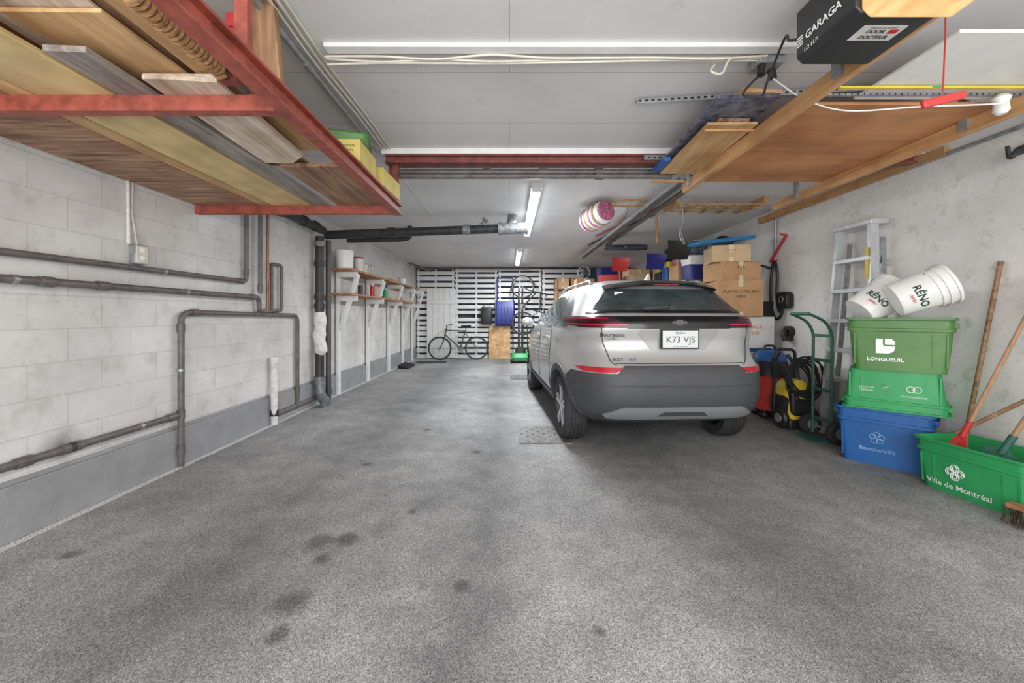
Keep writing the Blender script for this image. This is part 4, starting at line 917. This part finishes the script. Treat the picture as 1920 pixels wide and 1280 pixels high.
b=bin_('recycling_bin','dark green recycling bin holding white buckets',(3.24,3.27,.803),math.radians(-43),.63,.36,.43,M_green2)
text('LONGUEUIL',.04,M_wink,b,(-.08,face(.36,.43,.09),.09),(1,0,0),tilt(.36,.43),bold=.001)
Mf=Matrix.Translation((-.08,face(.36,.43,.2)-.002,.2))@Matrix.Rotation(math.pi/2+.05,4,'X')
leaf=[(-.055,-.06),(.02,-.06),(.05,-.045),(.06,-.015),(.06,0),(.0,0),(-.012,.012),(-.012,.06),(-.05,.06),(-.055,.05)]
mk('logo_mark',MB().prism(leaf,Mf,.001).prism([(0,.012),(.06,.012),(.058,.04),(.04,.06),(0,.06)],Mf,.001),M_wink,b)
b=bin_('recycling_bin','green recycling bin holding garden tools',(3.28,2.67,0),math.radians(-84),.62,.42,.36,M_green)
text('Ville de Montréal',.052,M_wink,b,(-.05,face(.42,.36,.06),.06),(1,0,0),tilt(.42,.36),bold=.0005)
mb=MB()
for i in range(4):
    a=math.pi/2*i; cx,cz=-.06+.028*math.cos(a),.165+.028*math.sin(a)
    for r_ in(.024,.013): mb.ring(lambda q:(cx+r_*math.cos(q),face(.42,.36,.165)-.002,cz+r_*math.sin(q)),16,.003,5)
mk('logo_mark',mb,M_wink,b)
def bucket(loc,d,label,twist):
    z=Vector(d).normalized(); tc=(Vector((0,0,1.25))-Vector(loc)); tc=(tc-z*tc.dot(z)).normalized()
    y=-tc; x=y.cross(z); R=Matrix((x,y,z)).transposed()@Matrix.Rotation(twist,3,'Z')
    t=T('plastic_bucket',label,'bucket',loc,R.to_euler()); t['group']='white plastic buckets'
    prof=[(.125,0),(.13,.01),(.142,.22),(.15,.222),(.15,.235),(.144,.238),(.146,.26),(.156,.262),(.156,.272),(.148,.275),(.149,.31),(.158,.312),(.158,.33),(.148,.33),(.141,.22),(.124,.02)]
    mk('bucket_body',MB().lathe(prof,None,36,True,True),M_whitep,t)
    mk('bail_handle',MB().tube([(.16*math.cos(a),-.16*math.sin(a)*.6,.30-.16*math.sin(a)) for a in[math.pi*i/18 for i in range(19)]],.0025,6),M_gal,t)
    def wp(x,y): a=x/.14; rad=.1325+.014*(y+.12)/.22; return Vector((rad*math.sin(a),-rad*math.cos(a),.12+y))
    mk('lettering',textmb('RÉNO',.066,(0,0,0),(1,0,0),(0,0,1),wrap=wp,bold=.0015),M_gink,t)
    mk('lettering',textmb('DÉPÔT',.022,(0,0,0),(1,0,0),(0,0,1),wrap=lambda x,y:wp(x,y-.05),bold=.0005),M_rink,t)
    return t
bucket((3.02,3.08,1.37),(.62,-.36,.30),'white plastic bucket with lettering tipped on bin',.25)
bucket((3.0,3.36,1.28),(.44,-.1,.34),'white plastic bucket leaning behind another bucket',-.1)

# ---------------- hand truck
hx=3.17
t=T('hand_truck','green steel hand truck standing by plaster wall','hand truck',(hx,3.95,0))
M_gs=mat('green_steel',(56,104,90),.45,.1,.1)
for y in(3.86,4.1): mk('rail',MB().tube([(hx,y,.04),(hx+.01,y,1.08),(hx-.06,y,1.2),(hx-.22,y,1.27)],.014,8,.08),M_gs,t)
mk('handle',MB().cyl((hx-.22,3.86,1.27),(hx-.22,4.1,1.27),.016),M_gs,t)
for z in(.2,.5,.8,1.05): mk('crossbar',MB().bar((hx+.005,3.86,z),(hx+.005,4.1,z),.012,.03),M_gs,t)
mk('toe_plate',MB().box(hx-.18,hx+.01,3.84,4.12,.004,.02),M_gs,t)
for y in(3.80,4.16):
    w=mk('wheel',MB().lathe([(.05,-.03),(.1,-.035),(.11,-.02),(.11,.02),(.1,.035),(.05,.03)],Matrix.Translation((hx+.02,y,.11))@Matrix.Rotation(math.pi/2,4,'X'),24),M_rub,t)
    mk('hub',MB().cyl((hx+.02,y-.04,.11),(hx+.02,y+.04,.11),.05),M_gal,w)
mk('axle',MB().cyl((hx+.02,3.8,.11),(hx+.02,4.16,.11),.01),M_gal,t)
# pressure washer
cx,cy=3.2,4.44
t=T('pressure_washer','yellow and black electric pressure washer with coiled hose','pressure washer',(cx,cy,0))
mk('body',MB().rings([rr(.26,.3,.06,.1,cx=cx,cy=cy),rr(.3,.34,.08,.2,cx=cx,cy=cy),rr(.28,.3,.08,.4,cx=cx,cy=cy),rr(.22,.24,.06,.5,cx=cx,cy=cy),rr(.16,.18,.05,.53,cx=cx,cy=cy)]),M_yel,t)
mk('front_panel',MB().rings([[Vector((cx+v.x*s,y,.3+v.y*s)) for v in rr(.25,.28,.05,0)] for y,s in((cy-.19,.85),(cy-.17,1),(cy-.1,1))]),M_blk,t)
mk('side_panel',MB().rings([[Vector((x,cy+v.x*s,.26+v.y*s)) for v in rr(.26,.2,.05,0)] for x,s in((cx-.17,.85),(cx-.155,1),(cx-.1,1))]),M_blk,t)
text('KÄRCHER',.042,M_yel,t,(cx,cy-.191,.36),(1,0,0),(0,0,1),bold=.001)
mk('handle',MB().tube([(cx-.1,cy+.1,.3),(cx-.1,cy+.12,.86),(cx+.12,cy+.12,.86),(cx+.12,cy+.1,.3)],.017,8,.06),M_blk,t)
for s in(-.17,.17):
    w=mk('wheel',MB().lathe([(.04,-.025),(.1,-.03),(.115,-.01),(.115,.01),(.1,.03),(.04,.025)],Matrix.Translation((cx+s,cy-.06,.115))@Matrix.Rotation(math.pi/2,4,'Y'),24),M_blk,t)
    mk('hub_cap',MB().cyl((cx+s-.035,cy-.06,.115),(cx+s+.035,cy-.06,.115),.05),M_gal,w)
mk('base',MB().box(cx-.14,cx+.14,cy-.16,cy+.1,.0,.12),M_blk,t,bevel=.02)
random.seed(4); mb=MB()
for i in range(10):
    r=.12+.008*i; ox,oz=random.uniform(-.03,.03),random.uniform(-.03,.03)
    mb.ring(lambda a:(cx+ox+r*math.cos(a),cy-.12-.01*i+.02*math.sin(2*a+i),.57+oz+r*1.2*math.sin(a)),26,.01)
mk('hose',mb,M_blk,t)
mk('spray_lance',MB().tube([(cx-.17,cy+.05,.05),(cx-.18,cy+.02,.75),(cx-.16,cy-.04,.84)],.012,8,.03).bar((cx-.175,cy+.03,.55),(cx-.18,cy+.02,.78),.04,.05),M_blk,t)
# shop vac
vx,vy=3.24,4.88
t=T('shop_vacuum','red wet-dry vacuum with blue top on casters','vacuum cleaner',(vx,vy,0))
Mv=Matrix.Translation((vx,vy,0))
mk('tank',MB().lathe([(.16,.09),(.2,.11),(.225,.5),(.23,.52)],Mv,28),M_redp,t)
mk('motor_head',MB().lathe([(.235,.52),(.235,.58),(.2,.64),(.18,.7)],Mv,28),M_blk,t)
mk('top_cover',MB().lathe([(.18,.7),(.17,.77),(.12,.82),(.0001,.83)],Mv,28),M_blue,t)
mk('handle',MB().tube([(vx-.08,vy,.79),(vx-.06,vy,.88),(vx+.06,vy,.88),(vx+.08,vy,.79)],.014,8,.03),M_blk,t)
for a in(.6,2.2,3.8,5.4): mk('caster',MB().sphere((vx+.17*math.cos(a),vy+.17*math.sin(a),.05),.05,12).cyl((vx+.17*math.cos(a),vy+.17*math.sin(a),.05),(vx+.15*math.cos(a),vy+.15*math.sin(a),.13),.03),M_blk,t)
mk('hose',MB().tube(catmull([(vx-.02,vy-.22,.56),(vx+.1,vy-.25,.45),(vx+.16,vy-.22,.25),(vx+.2,vy-.2,.3),(vx+.22,vy-.16,.6),(vx+.15,vy-.1,.78)]),.022,8),M_blk,t)

# ---------------- garden tools
def tool(name,label,p0,p1,r,m,head=None,group=None):
    t=T(name,label,'garden tool',p0)
    mk('handle',MB().tube([p0,p1],r,10),m,t)
    if head: head(t,Vector(p0),(Vector(p1)-Vector(p0)).normalized())
    return t
def rakehead(t,p,d):
    mb=MB(); s=d.cross(Vector((1,.3,0))).normalized()
    for i in range(9):
        a=(i-4)/4; q=p-d*.22+s*a*.09; mb.tube([p+d*.05,p-d*.08+s*a*.04,q,q+Vector((-.02,-.02,-.02))],.005,5)
    mb.cyl(p-d*.02,p+d*.1,.018); mk('tines',mb,M_redp,t)
def spadehead(t,p,d):
    s=d.cross(Vector((1,.3,0))).normalized(); n=s.cross(d)
    mb=MB().rings([[p-d*k+s*w,p-d*k+n*.012,p-d*k-s*w,p-d*k-n*.004] for k,w in((-.02,.015),(.02,.08),(.15,.085),(.22,.02))]); mb.cyl(p-d*.02,p+d*.12,.02); mk('blade',mb,M_gs,t)
tool('leaf_rake','wooden-handled red rake standing in green bin',(3.2,2.76,.42),(3.5,2.45,1.75),.013,W_pinez,rakehead)
tool('garden_spade','wooden-handled green spade standing in green bin',(3.25,2.58,.36),(3.52,2.3,1.35),.015,W_pinez,spadehead)
tool('wooden_pole','dark wooden pole leaning on plaster wall',(3.5,3.06,.0),(3.575,2.85,1.65),.015,W_plyr)
tool('wooden_pole','pale wooden pole leaning across plaster wall',(3.28,2.88,.39),(3.56,2.3,1.0),.013,W_pinez)
t=T('push_broom','worn push broom with brown bristles on floor','broom',(3.0,2.34,0))
q0,q1=Vector((3.0,2.36,.11)),Vector((3.08,2.1,.11))
mk('broom_head',MB().bar(q0+Vector((0,0,.01)),q1+Vector((0,0,.01)),.06,.03),W_shelf,t,bevel=.004)
mb=MB(); random.seed(5)
for i in range(110):
    q=q0.lerp(q1,random.random())+Vector((random.uniform(-.025,.025),random.uniform(-.015,.015),0))
    mb.cyl(q,q+Vector((random.uniform(-.04,.02),random.uniform(-.02,.02),-.1)),.002,n=3)
mk('bristles',mb,mat('bristle',(80,54,50),.8),t,kind='stuff')
mk('handle',MB().cyl((3.05,2.22,.13),(3.45,2.0,1.3),.014),W_pinez,t)
mk('spare_tyre',MB().ring(lambda a:(3.55,2.15+.3*math.cos(a),.345+.32*math.sin(a)),40,.022,8),M_rub,label='black bicycle tyre leaning on plaster wall',cat='tyre')
M_leaf=mat('dry_leaf',(172,164,156),.8,0,.4,30)
random.seed(9)
for i,(x,y,s) in enumerate(((.09,1.72,.014),(.12,1.64,.022),(.25,2.1,.01),(.3,1.95,.012),(-.2,2.35,.01),(-1.75,1.47,.013),(-.3,3.0,.01),(.17,1.85,.01),(-1.4,2.0,.008),(.7,1.7,.008))):
    P=[(s*random.uniform(.5,1.1)*math.cos(a),s*random.uniform(.4,.9)*math.sin(a)) for a in[2*math.pi*k/11 for k in range(11)]]
    mk('dry_leaf',MB().prism(P,Matrix.Identity(4),.002),M_leaf,label='small dry leaf scrap lying on speckled floor',cat='leaf',group='dry leaves on floor',loc=(x,y,.001),rot=(0,0,i))

# ---------------- camera, light
cam=bpy.data.cameras.new('camera'); co=bpy.data.objects.new('camera',cam); COL.objects.link(co)
co.location=(0,0,1.25); co.rotation_euler=(math.pi/2,0,0); cam.sensor_width=36; cam.lens=735/1920*36
cam.shift_x=5/1920; cam.shift_y=-48/1920; cam.clip_start=.05
sc.camera=co
w=bpy.data.worlds.new('world'); sc.world=w; w.use_nodes=True
w.node_tree.nodes['Background'].inputs[0].default_value=(.94,.97,1,1); w.node_tree.nodes['Background'].inputs[1].default_value=1.5
def area(name,loc,rot,sx,sy,e,col=(1,1,1)):
    l=bpy.data.lights.new(name,'AREA'); l.shape='RECTANGLE'; l.size=sx; l.size_y=sy; l.energy=e; l.color=col
    o=bpy.data.objects.new(name,l); COL.objects.link(o); o.location=loc; o.rotation_euler=rot; return o
area('daylight_doorway',(.4,-1.5,1.45),(math.radians(90),0,0),5.8,2.4,195,(1,.99,.975))
area('fluorescent_lamp',(.3,5.5,2.6),(0,0,0),.06,2.35,108,(.94,.975,1))
area('fluorescent_lamp',(.22,9.5,2.6),(0,0,0),.06,2.25,112,(.94,.975,1))
sc.view_settings.view_transform='Standard'
sc.view_settings.exposure=0
